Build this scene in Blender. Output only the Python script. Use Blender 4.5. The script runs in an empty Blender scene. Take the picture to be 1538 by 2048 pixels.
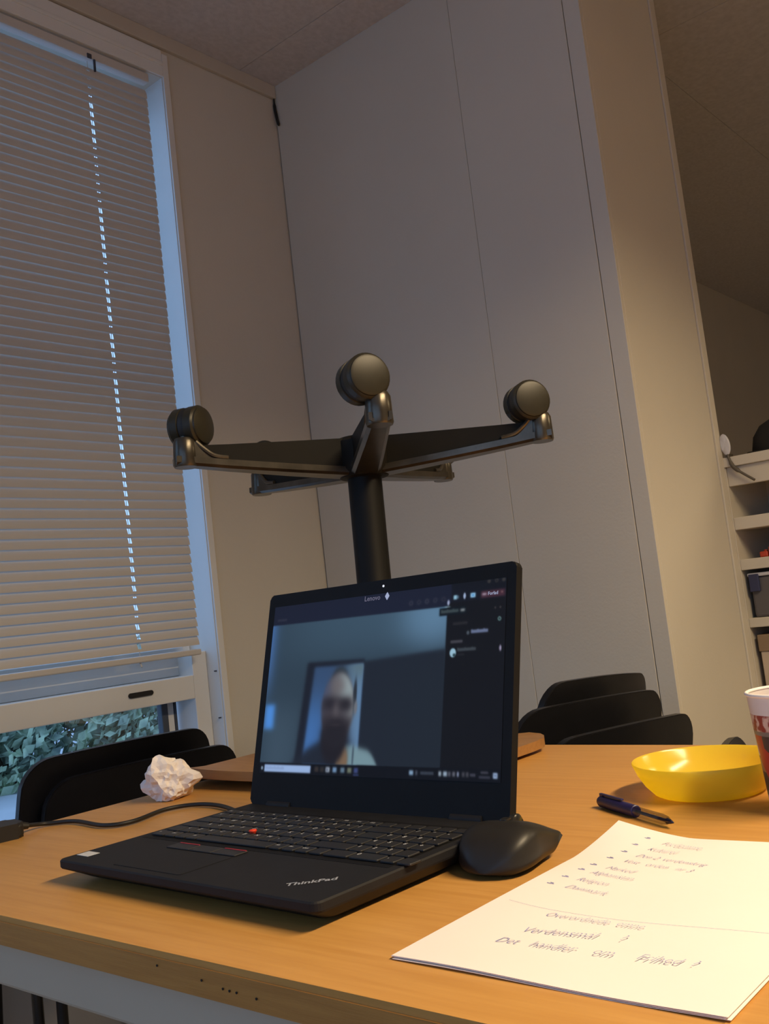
import bpy, bmesh, math, random
import numpy as np
from mathutils import Vector, Matrix, noise

PI = math.pi
S = bpy.context.scene
COL = S.collection
rnd = random.Random(7)

# ------------------------------------------------------------------ camera
cam_data = bpy.data.cameras.new('camera')
cam_data.sensor_fit = 'VERTICAL'
cam_data.sensor_height = 36.0
cam_data.sensor_width = 36.0
cam_data.lens = 36.0 * 1945.0 / 2048.0
cam_data.clip_start = 0.02
cam = bpy.data.objects.new('camera', cam_data)
COL.objects.link(cam)
c_right = Vector((0.755137, 0.645512, -0.114377))
c_up = Vector((0.151949, -0.002623, 0.988385))
c_fwd = Vector((-0.637714, 0.763746, 0.100066))
cam.matrix_world = Matrix(((c_right.x, c_up.x, -c_fwd.x, 0.0),
                           (c_right.y, c_up.y, -c_fwd.y, 0.0),
                           (c_right.z, c_up.z, -c_fwd.z, 0.9413),
                           (0, 0, 0, 1)))
S.camera = cam

# ------------------------------------------------------------------ world: even blue dusk sky
W = bpy.data.worlds.new('dusk_sky')
S.world = W
W.use_nodes = True
bg = W.node_tree.nodes['Background']
bg.inputs['Color'].default_value = (0.38, 0.58, 0.96, 1)
bg.inputs['Strength'].default_value = 1.6

S.view_settings.view_transform = 'Standard'
S.view_settings.look = 'None'
S.view_settings.exposure = 0.0
S.view_settings.gamma = 1.0
S.view_settings.use_curve_mapping = False
S.cycles.max_bounces = 8
S.cycles.diffuse_bounces = 5
S.cycles.transparent_max_bounces = 16
S.cycles.caustics_reflective = False
S.cycles.caustics_refractive = False
S.cycles.sample_clamp_indirect = 4.0

LAMP_COLOR = (1.0, 0.765, 0.47)
LAMP_TABLE_W = 60.0
LAMP_FAR_W = 34.0
LAMP_SPREAD = math.radians(150)

# ------------------------------------------------------------------ materials
MAT = {}


def srgb(r, g, b):
    def f(c):
        c /= 255.0
        return c / 12.92 if c <= 0.04045 else ((c + 0.055) / 1.055) ** 2.4
    return (f(r), f(g), f(b), 1.0)


def mat(name, col, rough=0.6, metal=0.0, spec=0.5, var=0.0, vscale=20.0, bump=0.0, bscale=200.0,
        stretch=None, coat=0.0, emit=None, estr=0.0, col2=None):
    m = bpy.data.materials.new(name)
    m.use_nodes = True
    nt = m.node_tree
    b = nt.nodes['Principled BSDF']
    c = tuple(col) if len(col) == 4 else tuple(col) + (1.0,)
    b.inputs['Base Color'].default_value = c
    b.inputs['Roughness'].default_value = rough
    b.inputs['Metallic'].default_value = metal
    b.inputs['Specular IOR Level'].default_value = spec
    b.inputs['Coat Weight'].default_value = coat
    if emit:
        b.inputs['Emission Color'].default_value = tuple(emit) + (1.0,) if len(emit) == 3 else emit
        b.inputs['Emission Strength'].default_value = estr
    tc = nt.nodes.new('ShaderNodeTexCoord')
    src = tc.outputs['Object']
    if stretch:
        mp = nt.nodes.new('ShaderNodeMapping')
        mp.inputs['Scale'].default_value = stretch
        nt.links.new(src, mp.inputs['Vector'])
        src = mp.outputs['Vector']
    if var > 0 or col2:
        n = nt.nodes.new('ShaderNodeTexNoise')
        n.inputs['Scale'].default_value = vscale
        n.inputs['Detail'].default_value = 5
        nt.links.new(src, n.inputs['Vector'])
        mx = nt.nodes.new('ShaderNodeMix')
        mx.data_type = 'RGBA'
        rp = nt.nodes.new('ShaderNodeMapRange')
        rp.inputs['From Min'].default_value = 0.3
        rp.inputs['From Max'].default_value = 0.7
        nt.links.new(n.outputs['Fac'], rp.inputs['Value'])
        nt.links.new(rp.outputs['Result'], mx.inputs['Factor'])
        d = tuple(col2) if col2 else tuple(x * (1 - var) for x in c[:3])
        mx.inputs['A'].default_value = d[:3] + (1.0,)
        mx.inputs['B'].default_value = c if col2 else tuple(min(1, x * (1 + var)) for x in c[:3]) + (1.0,)
        nt.links.new(mx.outputs['Result'], b.inputs['Base Color'])
    if bump > 0:
        n2 = nt.nodes.new('ShaderNodeTexNoise')
        n2.inputs['Scale'].default_value = bscale
        n2.inputs['Detail'].default_value = 3
        nt.links.new(src, n2.inputs['Vector'])
        bp = nt.nodes.new('ShaderNodeBump')
        bp.inputs['Strength'].default_value = bump
        bp.inputs['Distance'].default_value = 0.002
        nt.links.new(n2.outputs['Fac'], bp.inputs['Height'])
        nt.links.new(bp.outputs['Normal'], b.inputs['Normal'])
    MAT[name] = m
    return m


mat('wall_paint', (0.62, 0.575, 0.49), 0.75, var=0.03, vscale=3, bump=0.15, bscale=160)
mat('wall_joint', (0.42, 0.36, 0.28), 0.9, var=0.1)
mat('ceiling_paint', (0.58, 0.56, 0.56), 0.9, var=0.08, vscale=60, bump=0.3, bscale=220)
mat('floor_lino', (0.20, 0.17, 0.14), 0.5, var=0.15, vscale=8)
mat('frame_paint', (0.74, 0.735, 0.71), 0.5, var=0.03, vscale=6)
mat('cornice_paint', (0.55, 0.49, 0.40), 0.7, var=0.04, vscale=5)
mat('slat_paint', (0.60, 0.57, 0.53), 0.45, var=0.02, vscale=4)
mat('dark_gasket', (0.05, 0.06, 0.08), 0.6, var=0.1)
mat('black_mark', (0.012, 0.010, 0.009), 0.8, var=0.1)
mat('wood_top', (0.60, 0.315, 0.085), 0.42, var=0.0, vscale=9, stretch=(1.2, 16, 16), col2=(0.52, 0.255, 0.062), bump=0.05, bscale=40)
mat('wood_edge', (0.50, 0.235, 0.055), 0.5, vscale=12, stretch=(1, 8, 20), col2=(0.41, 0.18, 0.04), bump=0.1, bscale=60)
mat('apron_steel', (0.50, 0.43, 0.33), 0.5, var=0.06, vscale=5)
mat('ply_seat', (0.36, 0.185, 0.062), 0.4, vscale=8, stretch=(2, 20, 20), col2=(0.29, 0.14, 0.042))
mat('laptop_black', (0.012, 0.012, 0.014), 0.6, spec=0.25, var=0.1, vscale=60, bump=0.05, bscale=900)
mat('laptop_bezel', (0.006, 0.006, 0.007), 0.6, spec=0.2, var=0.1, vscale=30)
mat('key_black', (0.016, 0.016, 0.018), 0.5, var=0.1, vscale=80)
mat('key_print', (0.42, 0.43, 0.45), 0.6, var=0.05)
mat('red_rubber', (0.75, 0.045, 0.012), 0.6, var=0.1, vscale=300)
mat('red_line', (0.40, 0.03, 0.04), 0.6, var=0.1)
mat('silver_print', (0.55, 0.58, 0.64), 0.35, metal=0.4, var=0.05)
mat('sticker', (0.62, 0.63, 0.64), 0.4, var=0.08, vscale=200)
mat('mouse_black', (0.016, 0.0145, 0.013), 0.42, spec=0.35, var=0.1, vscale=50)
mat('mouse_gloss', (0.018, 0.017, 0.016), 0.2, var=0.1)
mat('cable_black', (0.012, 0.011, 0.010), 0.5, var=0.1, vscale=100)
mat('paper', (0.86, 0.80, 0.76), 0.85, var=0.015, vscale=12, bump=0.05, bscale=90)
mat('ink_violet', (0.34, 0.34, 0.56), 0.8, var=0.2, vscale=300)
mat('pen_blue', (0.018, 0.014, 0.085), 0.4, var=0.1)
mat('pen_ink', (0.02, 0.02, 0.05), 0.5, var=0.1)
mat('chair_plastic', (0.009, 0.009, 0.011), 0.36, spec=0.28, var=0.1, vscale=40, bump=0.06, bscale=400)
mat('chair_steel', (0.03, 0.03, 0.032), 0.4, metal=0.6, var=0.1)
mat('base_metal', (0.088, 0.078, 0.062), 0.28, metal=0.7, var=0.25, vscale=40)
mat('base_dark', (0.011, 0.010, 0.008), 0.6, spec=0.15, var=0.1, vscale=30)
mat('caster_plastic', (0.026, 0.023, 0.014), 0.38, spec=0.35, var=0.12, vscale=60)
mat('caster_tread', (0.012, 0.011, 0.010), 0.6, var=0.1)
mat('column_black', (0.004, 0.004, 0.004), 0.55, spec=0.2, var=0.1)
mat('shelf_white', (0.60, 0.55, 0.46), 0.6, var=0.04, vscale=5)
mat('card_beige', (0.52, 0.42, 0.33), 0.8, var=0.08, vscale=10)
mat('card_brown', (0.27, 0.19, 0.12), 0.8, var=0.1, vscale=10)
mat('toy_red', (0.42, 0.05, 0.02), 0.5, var=0.15)
mat('clip_blue', (0.03, 0.035, 0.09), 0.5, var=0.1)
mat('cap_black', (0.012, 0.011, 0.010), 0.9, var=0.1)
mat('lamp_white', (0.62, 0.62, 0.66), 0.5, var=0.03)
mat('lamp_arm', (0.10, 0.085, 0.065), 0.5, var=0.1)
mat('lamp_housing', (0.5, 0.5, 0.5), 0.5, var=0.02)
mat('paving', (0.50, 0.52, 0.55), 0.9, var=0.08, vscale=2)
mat('stem_brown', (0.10, 0.07, 0.05), 0.9, var=0.1)
mat('leaf_green', (0.62, 0.76, 0.52), 0.7, vscale=6.0, col2=(0.15, 0.20, 0.18))
mat('outer_wall', (0.4, 0.4, 0.4), 0.9, var=0.05)


def mat_glass(name, tint=(1, 1, 1), gloss=0.05):
    m = bpy.data.materials.new(name)
    m.use_nodes = True
    nt = m.node_tree
    nt.nodes.remove(nt.nodes['Principled BSDF'])
    out = nt.nodes['Material Output']
    t = nt.nodes.new('ShaderNodeBsdfTransparent')
    t.inputs['Color'].default_value = tint + (1,)
    g = nt.nodes.new('ShaderNodeBsdfGlossy')
    g.inputs['Roughness'].default_value = 0.02
    mx = nt.nodes.new('ShaderNodeMixShader')
    mx.inputs['Fac'].default_value = gloss
    nt.links.new(t.outputs[0], mx.inputs[1])
    nt.links.new(g.outputs[0], mx.inputs[2])
    nt.links.new(mx.outputs[0], out.inputs['Surface'])
    MAT[name] = m


mat_glass('window_glass', (0.92, 0.98, 1.0), 0.06)
mat_glass('pen_clear', (0.62, 0.62, 0.66), 0.10)


def mat_translucent(name, col, frac, rough, tcol=None):
    m = bpy.data.materials.new(name)
    m.use_nodes = True
    nt = m.node_tree
    b = nt.nodes['Principled BSDF']
    b.inputs['Base Color'].default_value = col + (1,)
    b.inputs['Roughness'].default_value = rough
    out = nt.nodes['Material Output']
    t = nt.nodes.new('ShaderNodeBsdfTranslucent')
    t.inputs['Color'].default_value = (tcol or col) + (1,)
    mx = nt.nodes.new('ShaderNodeMixShader')
    mx.inputs['Fac'].default_value = frac
    nt.links.new(b.outputs[0], mx.inputs[1])
    nt.links.new(t.outputs[0], mx.inputs[2])
    nt.links.new(mx.outputs[0], out.inputs['Surface'])
    MAT[name] = m


mat_translucent('bowl_yellow', (0.95, 0.78, 0.09), 0.55, 0.18, (1.0, 0.88, 0.12))
mat_translucent('box_plastic', (0.16, 0.15, 0.16), 0.3, 0.3)


def mat_cup():
    m = bpy.data.materials.new('cup_print')
    m.use_nodes = True
    nt = m.node_tree
    b = nt.nodes['Principled BSDF']
    b.inputs['Roughness'].default_value = 0.45
    tc = nt.nodes.new('ShaderNodeTexCoord')
    sp = nt.nodes.new('ShaderNodeSeparateXYZ')
    nt.links.new(tc.outputs['Object'], sp.inputs[0])
    mp = nt.nodes.new('ShaderNodeMapping')
    mp.inputs['Scale'].default_value = (1, 1, 0.7)
    nt.links.new(tc.outputs['Object'], mp.inputs[0])
    v = nt.nodes.new('ShaderNodeTexVoronoi')
    v.inputs['Scale'].default_value = 95
    nt.links.new(mp.outputs[0], v.inputs['Vector'])
    sc = nt.nodes.new('ShaderNodeSeparateColor')
    nt.links.new(v.outputs['Color'], sc.inputs[0])
    cr = nt.nodes.new('ShaderNodeValToRGB')
    cr.color_ramp.interpolation = 'CONSTANT'
    els = [(0.0, (0.42, 0.03, 0.03)), (0.2, (0.62, 0.54, 0.46)), (0.36, (0.06, 0.04, 0.04)),
           (0.5, (0.36, 0.20, 0.10)), (0.66, (0.62, 0.56, 0.48)), (0.78, (0.30, 0.09, 0.07)), (0.9, (0.14, 0.16, 0.10))]
    e = cr.color_ramp.elements
    e[0].position = 0
    e[0].color = els[0][1] + (1,)
    e[1].position = els[1][0]
    e[1].color = els[1][1] + (1,)
    for p, c in els[2:]:
        n = e.new(p)
        n.color = c + (1,)
    nt.links.new(sc.outputs[0], cr.inputs[0])
    band = nt.nodes.new('ShaderNodeTexNoise')
    band.inputs['Scale'].default_value = 160
    nt.links.new(tc.outputs['Object'], band.inputs[0])
    bc = nt.nodes.new('ShaderNodeValToRGB')
    bc.color_ramp.elements[0].position = 0.46
    bc.color_ramp.elements[0].color = (0.26, 0.035, 0.03, 1)
    bc.color_ramp.elements[1].position = 0.62
    bc.color_ramp.elements[1].color = (0.62, 0.45, 0.38, 1)
    nt.links.new(band.outputs[0], bc.inputs[0])

    def step(th):
        n = nt.nodes.new('ShaderNodeMath')
        n.operation = 'GREATER_THAN'
        n.inputs[1].default_value = th
        nt.links.new(sp.outputs['Z'], n.inputs[0])
        return n.outputs[0]

    def mix(f, a, bcol):
        x = nt.nodes.new('ShaderNodeMix')
        x.data_type = 'RGBA'
        nt.links.new(f, x.inputs['Factor'])
        for s, k in ((a, 'A'), (bcol, 'B')):
            if isinstance(s, tuple):
                x.inputs[k].default_value = s
            else:
                nt.links.new(s, x.inputs[k])
        return x.outputs['Result']
    white = (0.70, 0.64, 0.62, 1)
    c = mix(step(0.014), white, cr.outputs[0])
    c = mix(step(0.064), c, (0.20, 0.17, 0.15, 1))
    c = mix(step(0.0675), c, bc.outputs[0])
    c = mix(step(0.081), c, white)
    nt.links.new(c, b.inputs['Base Color'])
    MAT['cup_print'] = m


mat_cup()


def mat_screen():
    m = bpy.data.materials.new('screen_image')
    m.use_nodes = True
    nt = m.node_tree
    b = nt.nodes['Principled BSDF']
    b.inputs['Base Color'].default_value = (0.006, 0.006, 0.008, 1)
    b.inputs['Roughness'].default_value = 0.5
    b.inputs['Specular IOR Level'].default_value = 0.08
    a = nt.nodes.new('ShaderNodeAttribute')
    a.attribute_name = 'pix'
    nt.links.new(a.outputs['Color'], b.inputs['Emission Color'])
    b.inputs['Emission Strength'].default_value = 1.0
    MAT['screen_image'] = m


mat_screen()


def mat_emit(name, col, st):
    m = bpy.data.materials.new(name)
    m.use_nodes = True
    b = m.node_tree.nodes['Principled BSDF']
    b.inputs['Base Color'].default_value = (0.1, 0.1, 0.1, 1)
    b.inputs['Emission Color'].default_value = tuple(col[:3]) + (1,)
    b.inputs['Emission Strength'].default_value = st
    MAT[name] = m


mat_emit('lit_text', srgb(150, 160, 190), 1.0)
mat_emit('lit_text_dim', srgb(95, 90, 110), 1.0)
mat_emit('lit_dot', srgb(225, 230, 240), 1.0)
mat_emit('tube_glow', LAMP_COLOR, 6.0)


# ------------------------------------------------------------------ helpers
def link(o, parent=None):
    COL.objects.link(o)
    if parent is not None:
        o.parent = parent
    return o


def setm(o, label=None, cat=None, group=None, kind=None):
    if label:
        o['label'] = label
    if cat:
        o['category'] = cat
    if group:
        o['group'] = group
    if kind:
        o['kind'] = kind
    return o


def empty(name, loc=(0, 0, 0), rz=0.0, parent=None):
    o = bpy.data.objects.new(name, None)
    o.empty_display_size = 0.05
    o.location = loc
    o.rotation_euler = (0, 0, rz)
    return link(o, parent)


def obj(name, bm, m, parent=None, smooth=False, loc=None, angle=None):
    me = bpy.data.meshes.new(name)
    bmesh.ops.recalc_face_normals(bm, faces=bm.faces)
    bm.to_mesh(me)
    bm.free()
    me.materials.append(MAT[m])
    if smooth:
        for p in me.polygons:
            p.use_smooth = True
        if angle:
            me.set_sharp_from_angle(angle=math.radians(angle))
    o = bpy.data.objects.new(name, me)
    if loc is not None:
        o.location = loc
    return link(o, parent)


def inst(name, me, parent=None, loc=(0, 0, 0), rot=(0, 0, 0), scale=(1, 1, 1)):
    o = bpy.data.objects.new(name, me)
    o.location = loc
    o.rotation_euler = rot
    o.scale = scale
    return link(o, parent)


def box(bm, x0, x1, y0, y1, z0, z1, bev=0.0, seg=2, mtx=None):
    r = bmesh.ops.create_cube(bm, size=1.0)
    vs = r['verts']
    bmesh.ops.scale(bm, vec=(x1 - x0, y1 - y0, z1 - z0), verts=vs)
    bmesh.ops.translate(bm, vec=((x0 + x1) / 2, (y0 + y1) / 2, (z0 + z1) / 2), verts=vs)
    if bev > 0:
        es = list({e for v in vs for e in v.link_edges})
        rr = bmesh.ops.bevel(bm, geom=es, offset=bev, segments=seg, affect='EDGES', profile=0.5)
        vs = list({v for f in rr['faces'] for v in f.verts} | {v for v in vs if v.is_valid})
    if mtx is not None:
        bmesh.ops.transform(bm, matrix=mtx, verts=vs)
    return vs


def B(*a, **k):
    bm = bmesh.new()
    box(bm, *a, **k)
    return bm


def tube(bm, pts, r, n=10, caps=True):
    pts = [Vector(p) for p in pts]
    rings = []
    for i, p in enumerate(pts):
        t = (pts[min(i + 1, len(pts) - 1)] - pts[max(i - 1, 0)]).normalized()
        up = Vector((0, 0, 1)) if abs(t.z) < 0.95 else Vector((1, 0, 0))
        a = t.cross(up).normalized()
        b = a.cross(t).normalized()
        rr = r[i] if isinstance(r, (list, tuple)) else r
        rings.append([bm.verts.new(p + a * rr * math.cos(2 * PI * k / n) + b * rr * math.sin(2 * PI * k / n)) for k in range(n)])
    for r0, r1 in zip(rings, rings[1:]):
        for k in range(n):
            bm.faces.new((r0[k], r0[(k + 1) % n], r1[(k + 1) % n], r1[k]))
    if caps:
        bm.faces.new(rings[0][::-1])
        bm.faces.new(rings[-1])
    return bm


def smooth_path(pts, sub=6):
    P = [Vector(p) for p in pts]
    out = []
    for i in range(len(P) - 1):
        p0, p1, p2, p3 = P[max(i - 1, 0)], P[i], P[i + 1], P[min(i + 2, len(P) - 1)]
        for s in range(sub):
            t = s / sub
            out.append(0.5 * ((2 * p1) + (p2 - p0) * t + (2 * p0 - 5 * p1 + 4 * p2 - p3) * t * t + (3 * p1 - p0 - 3 * p2 + p3) * t ** 3))
    out.append(P[-1])
    return out


def lathe(bm, prof, n=40, mtx=None):
    rings = []
    for r, z in prof:
        if r < 1e-6:
            rings.append([bm.verts.new((0, 0, z))])
        else:
            rings.append([bm.verts.new((r * math.cos(2 * PI * k / n), r * math.sin(2 * PI * k / n), z)) for k in range(n)])
    for a, b in zip(rings, rings[1:]):
        for k in range(n):
            k2 = (k + 1) % n
            if len(a) == 1 and len(b) == 1:
                continue
            if len(a) == 1:
                bm.faces.new((a[0], b[k2], b[k]))
            elif len(b) == 1:
                bm.faces.new((a[k], a[k2], b[0]))
            else:
                bm.faces.new((a[k], a[k2], b[k2], b[k]))
    if mtx is not None:
        bmesh.ops.transform(bm, matrix=mtx, verts=[v for r in rings for v in r])
    return bm


def round_rect(x0, x1, y0, y1, r, n=8):
    pts = []
    for cx, cy, a0 in ((x1 - r, y0 + r, -PI / 2), (x1 - r, y1 - r, 0), (x0 + r, y1 - r, PI / 2), (x0 + r, y0 + r, PI)):
        for k in range(n + 1):
            a = a0 + (PI / 2) * k / n
            pts.append((cx + r * math.cos(a), cy + r * math.sin(a)))
    return pts


def prism(bm, pts, z0, z1, bev=0.0, seg=2):
    lo = [bm.verts.new((x, y, z0)) for x, y in pts]
    hi = [bm.verts.new((x, y, z1)) for x, y in pts]
    n = len(pts)
    f0 = bm.faces.new(lo[::-1])
    f1 = bm.faces.new(hi)
    for k in range(n):
        bm.faces.new((lo[k], lo[(k + 1) % n], hi[(k + 1) % n], hi[k]))
    if bev > 0:
        es = list({e for f in (f0, f1) for e in f.edges})
        bmesh.ops.bevel(bm, geom=es, offset=bev, segments=seg, affect='EDGES', profile=0.5)
    return bm


def grid_surface(bm, fn, nu, nv):
    vs = [[bm.verts.new(fn(i / nu, j / nv)) for j in range(nv + 1)] for i in range(nu + 1)]
    for i in range(nu):
        for j in range(nv):
            bm.faces.new((vs[i][j], vs[i + 1][j], vs[i + 1][j + 1], vs[i][j + 1]))
    return vs


def solidify(bm, th):
    geom = list(bm.faces)
    bmesh.ops.recalc_face_normals(bm, faces=geom)
    bmesh.ops.solidify(bm, geom=geom, thickness=th)
    return bm


def text_mesh(s, size, shear=0.0, offset=0.0, align='LEFT'):
    cu = bpy.data.curves.new('lettering', 'FONT')
    cu.body = s
    cu.size = size
    cu.shear = shear
    cu.offset = offset
    cu.align_x = align
    cu.resolution_u = 2
    o = bpy.data.objects.new('lettering', cu)
    COL.objects.link(o)
    dg = bpy.context.evaluated_depsgraph_get()
    me = bpy.data.meshes.new_from_object(o.evaluated_get(dg))
    bpy.data.objects.remove(o)
    bpy.data.curves.remove(cu)
    return me


def add_mesh(bm, me, mtx):
    n0 = len(bm.verts)
    bm.from_mesh(me)
    bm.verts.ensure_lookup_table()
    bmesh.ops.transform(bm, matrix=mtx, verts=bm.verts[n0:])
    bpy.data.meshes.remove(me)


def struct(name, bm, m, parent=None, label=None):
    o = obj(name, bm, m, parent)
    if parent is None:
        o['kind'] = 'structure'
        if label:
            o['label'] = label
    return o


# ------------------------------------------------------------------ room shell
WX, BY, RX, RY = -1.826, 1.908, -0.8726, 2.34     # window wall, back wall, return wall
CZ = 2.45
X1, Y0, Y1 = 3.2, -1.7, 7.0
TOPZ = CZ + 0.012
struct('floor', B(WX - 0.12, X1, Y0, Y1, -0.05, 0.0), 'floor_lino', label='dark lino floor under the tables and chairs')

ceil = struct('ceiling', B(WX - 0.12, X1, Y0, Y1, CZ + 0.010, CZ + 0.08), 'ceiling_paint', label='pale speckled panel ceiling in dim light')
pw, pl = 1.2, 0.803
bm = B(-pw / 2 + 0.0008, pw / 2 - 0.0008, -pl / 2 + 0.0008, pl / 2 - 0.0008, -0.005, 0.005, bev=0.0008, seg=1)
pm = bpy.data.meshes.new('ceiling_panel')
bm.to_mesh(pm)
bm.free()
pm.materials.append(MAT['ceiling_paint'])
for i in range(-1, 4):
    for j in range(-5, 7):
        cx, cy = -1.04 + pw * (i + 0.5), 1.777 + pl * (j + 0.5)
        if cy - pl / 2 < Y0 or cy + pl / 2 > Y1 or cx + pw / 2 > X1 + 0.01:
            continue
        x0 = max(cx - pw / 2, WX)
        inst('ceiling_panel', pm, ceil, ((x0 + cx + pw / 2) / 2, cy, CZ + 0.005), scale=((cx + pw / 2 - x0) / pw, 1, 1))

# window wall with its opening
OY0, OY1, OZ0, OZ1 = 0.35, 1.512, 0.50, 2.336
VY0, VY1, VZ0, VZ1 = -1.45, 0.05, 0.80, 2.25      # unseen second window, added behind the viewer for cool fill
bm = bmesh.new()
for a in ((Y0, VY0, 0, TOPZ), (VY0, VY1, 0, VZ0), (VY0, VY1, VZ1, TOPZ), (VY1, OY0, 0, TOPZ), (OY1, Y1, 0, TOPZ), (OY0, OY1, 0, OZ0), (OY0, OY1, OZ1, TOPZ)):
    box(bm, WX - 0.13, WX, *a)
struct('wall_left', bm, 'wall_paint', label='cream painted wall around the window')

bk = struct('wall_back', B(WX, RX - 0.012, BY + 0.012, RY, 0, CZ), 'wall_joint', label='pale panelled wall in the corner beside the window')
for a, b in ((WX + 0.004, -1.2105), (-1.2095, -0.9130), (-0.9110, RX)):
    obj('wall_panel', B(a, b, BY, BY + 0.012, 0, CZ, bev=0.0007, seg=1), 'wall_paint', bk)
obj('wall_panel', B(RX - 0.012, RX, BY + 0.0125, RY - 0.03, 0, CZ, bev=0.0015, seg=1), 'wall_paint', bk)
obj('end_trim', B(RX - 0.02, RX + 0.004, RY - 0.028, RY + 0.004, 0, CZ, bev=0.002), 'wall_paint', bk)
struct('wall_far', B(WX, X1, Y1, Y1 + 0.1, 0, TOPZ), 'wall_paint', label='far wall of the room')
struct('wall_right', B(X1, X1 + 0.1, Y0, Y1, 0, TOPZ), 'wall_paint', label='right wall of the room')
UX0, UX1, UZ0, UZ1 = -1.3, 2.3, 0.80, 2.25          # unseen window band, added behind the viewer for fill light
bm = bmesh.new()
for a in ((WX, UX0, 0, TOPZ), (UX1, X1, 0, TOPZ), (UX0, UX1, 0, UZ0), (UX0, UX1, UZ1, TOPZ)):
    box(bm, a[0], a[1], Y0 - 0.1, Y0, a[2], a[3])
struct('wall_front', bm, 'wall_paint', label='wall behind the viewer with a window band added for fill light')

struct('trim_1', B(WX, WX + 0.012, Y0, BY - 0.001, 2.412, CZ, bev=0.002), 'cornice_paint', label='narrow cornice board under the ceiling above the window')
bm = bmesh.new()
box(bm, WX, WX + 0.006, OY1, OY1 + 0.018, 0, 2.40, bev=0.0015)
struct('trim_2', bm, 'frame_paint', label='thin white casing strip right of the window')
bm = bmesh.new()
box(bm, WX, WX + 0.006, OY0 - 0.03, OY1 + 0.0, OZ1 + 0.001, 2.408, bev=0.0015)
box(bm, WX, WX + 0.010, OY0 - 0.03, OY1 + 0.0, 2.366, 2.376, bev=0.002)
struct('trim_3', bm, 'frame_paint', label='white header board with a ridge above the blind')

# ------------------------------------------------------------------ window
win = empty('window_1', (-1.90, 0.93, 0.0))
setm(win, 'white framed window with a wide transom and low garden pane', kind='structure')


def wpart(name, m, *a, bev=0.002):
    bm = B(*a, bev=bev)
    bmesh.ops.translate(bm, vec=(1.90, -0.93, 0), verts=bm.verts)
    return obj(name, bm, m, win)


FX = -1.868
wpart('jamb_lining', 'frame_paint', FX - 0.085, WX - 0.0005, OY1 - 0.0015, OY1 + 0.0005, OZ0, OZ1, bev=0)
wpart('frame_stile', 'frame_paint', FX - 0.08, FX, 1.467, OY1 - 0.002, OZ0, 0.895)
wpart('frame_stile', 'frame_paint', FX - 0.08, FX, OY0 + 0.002, 0.397, OZ0, 0.895)
wpart('sash_stile', 'frame_paint', -1.952, -1.926, 1.487, OY1 - 0.002, 0.895, OZ1 - 0.001)
wpart('sash_stile', 'frame_paint', -1.952, -1.926, OY0 + 0.002, 0.377, 0.895, OZ1 - 0.001)
wpart('frame_head', 'frame_paint', -1.952, -1.926, 0.377, 1.487, 2.315, OZ1 - 0.001)
tr = wpart('transom', 'frame_paint', FX - 0.08, FX, 0.397, 1.467, 0.787, 0.842)
wpart('frame_sill', 'frame_paint', FX - 0.08, FX, 0.397, 1.467, OZ0, OZ0 + 0.06)
wpart('sash_rail', 'frame_paint', -1.943, -1.923, 0.377, 1.487, 0.8425, 0.91)
wpart('window_pane', 'window_glass', -1.936, -1.932, 0.377, 1.487, 0.905, 2.315, bev=0)
wpart('window_pane', 'window_glass', -1.936, -1.932, 0.4, 1.41, OZ0 + 0.06, 0.787, bev=0)
wpart('sash_post', 'dark_gasket', -1.945, -1.925, 1.41, 1.428, OZ0 + 0.06, 0.787)
wpart('sash_post', 'frame_paint', -1.945, -1.930, 1.428, 1.448, OZ0 + 0.06, 0.787)
wpart('sash_post', 'dark_gasket', -1.945, -1.928, 1.448, 1.456, OZ0 + 0.06, 0.787)
bm = bmesh.new()
prism(bm, round_rect(-0.033, 0.033, -0.0055, 0.0055, 0.0054, 6), 0, 0.004, 0.001)
bmesh.ops.transform(bm, matrix=Matrix(((0, 0, 1, FX + 1.9), (1, 0, 0, 1.315 - 0.93), (0, 1, 0, 0.818), (0, 0, 0, 1))), verts=bm.verts)
obj('slot_handle', bm, 'black_mark', win, smooth=False)
for z in (0.845, 0.735):
    bm = B(-0.002, 0.002, -0.004, 0.006, -0.0015, 0.0015)
    bmesh.ops.translate(bm, vec=(WX + 1.9 - 0.010, OY1 - 0.93 - 0.003, z), verts=bm.verts)
    obj('hinge_mark', bm, 'dark_gasket', win)

# ------------------------------------------------------------------ venetian blind
blind = empty('venetian_blind', (-1.836, 0.95, 2.306))
setm(blind, 'closed white venetian blind hanging in the window', 'blind')
BX, SY0, SY1, CORD = 0.0, 0.385 - 0.95, 1.464 - 0.95, 1.298 - 0.95
obj('headrail', B(-0.012, 0.012, SY0, SY1 + 0.004, 0.002, 0.024, bev=0.002), 'slat_paint', blind)
# one slat mesh: curved strip, outer edge up, room edge down, with the slots the cord runs through
bm = bmesh.new()
tilt = math.radians(79)
SWID = 0.0262
NP = 8
ys = [SY0, -0.40 - 0.0045, -0.40 + 0.0045, CORD - 0.0042, CORD + 0.0042, SY1]


def slat_pt(s, y):
    t = (s - 0.5) * SWID
    crown = 0.0022 * (1 - (2 * s - 1) ** 2)
    # along the slat from the outer top edge (s=0) to the room side bottom edge (s=1)
    return (t * math.cos(tilt) + crown * math.sin(tilt), y, -t * math.sin(tilt) + crown * math.cos(tilt))


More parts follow.
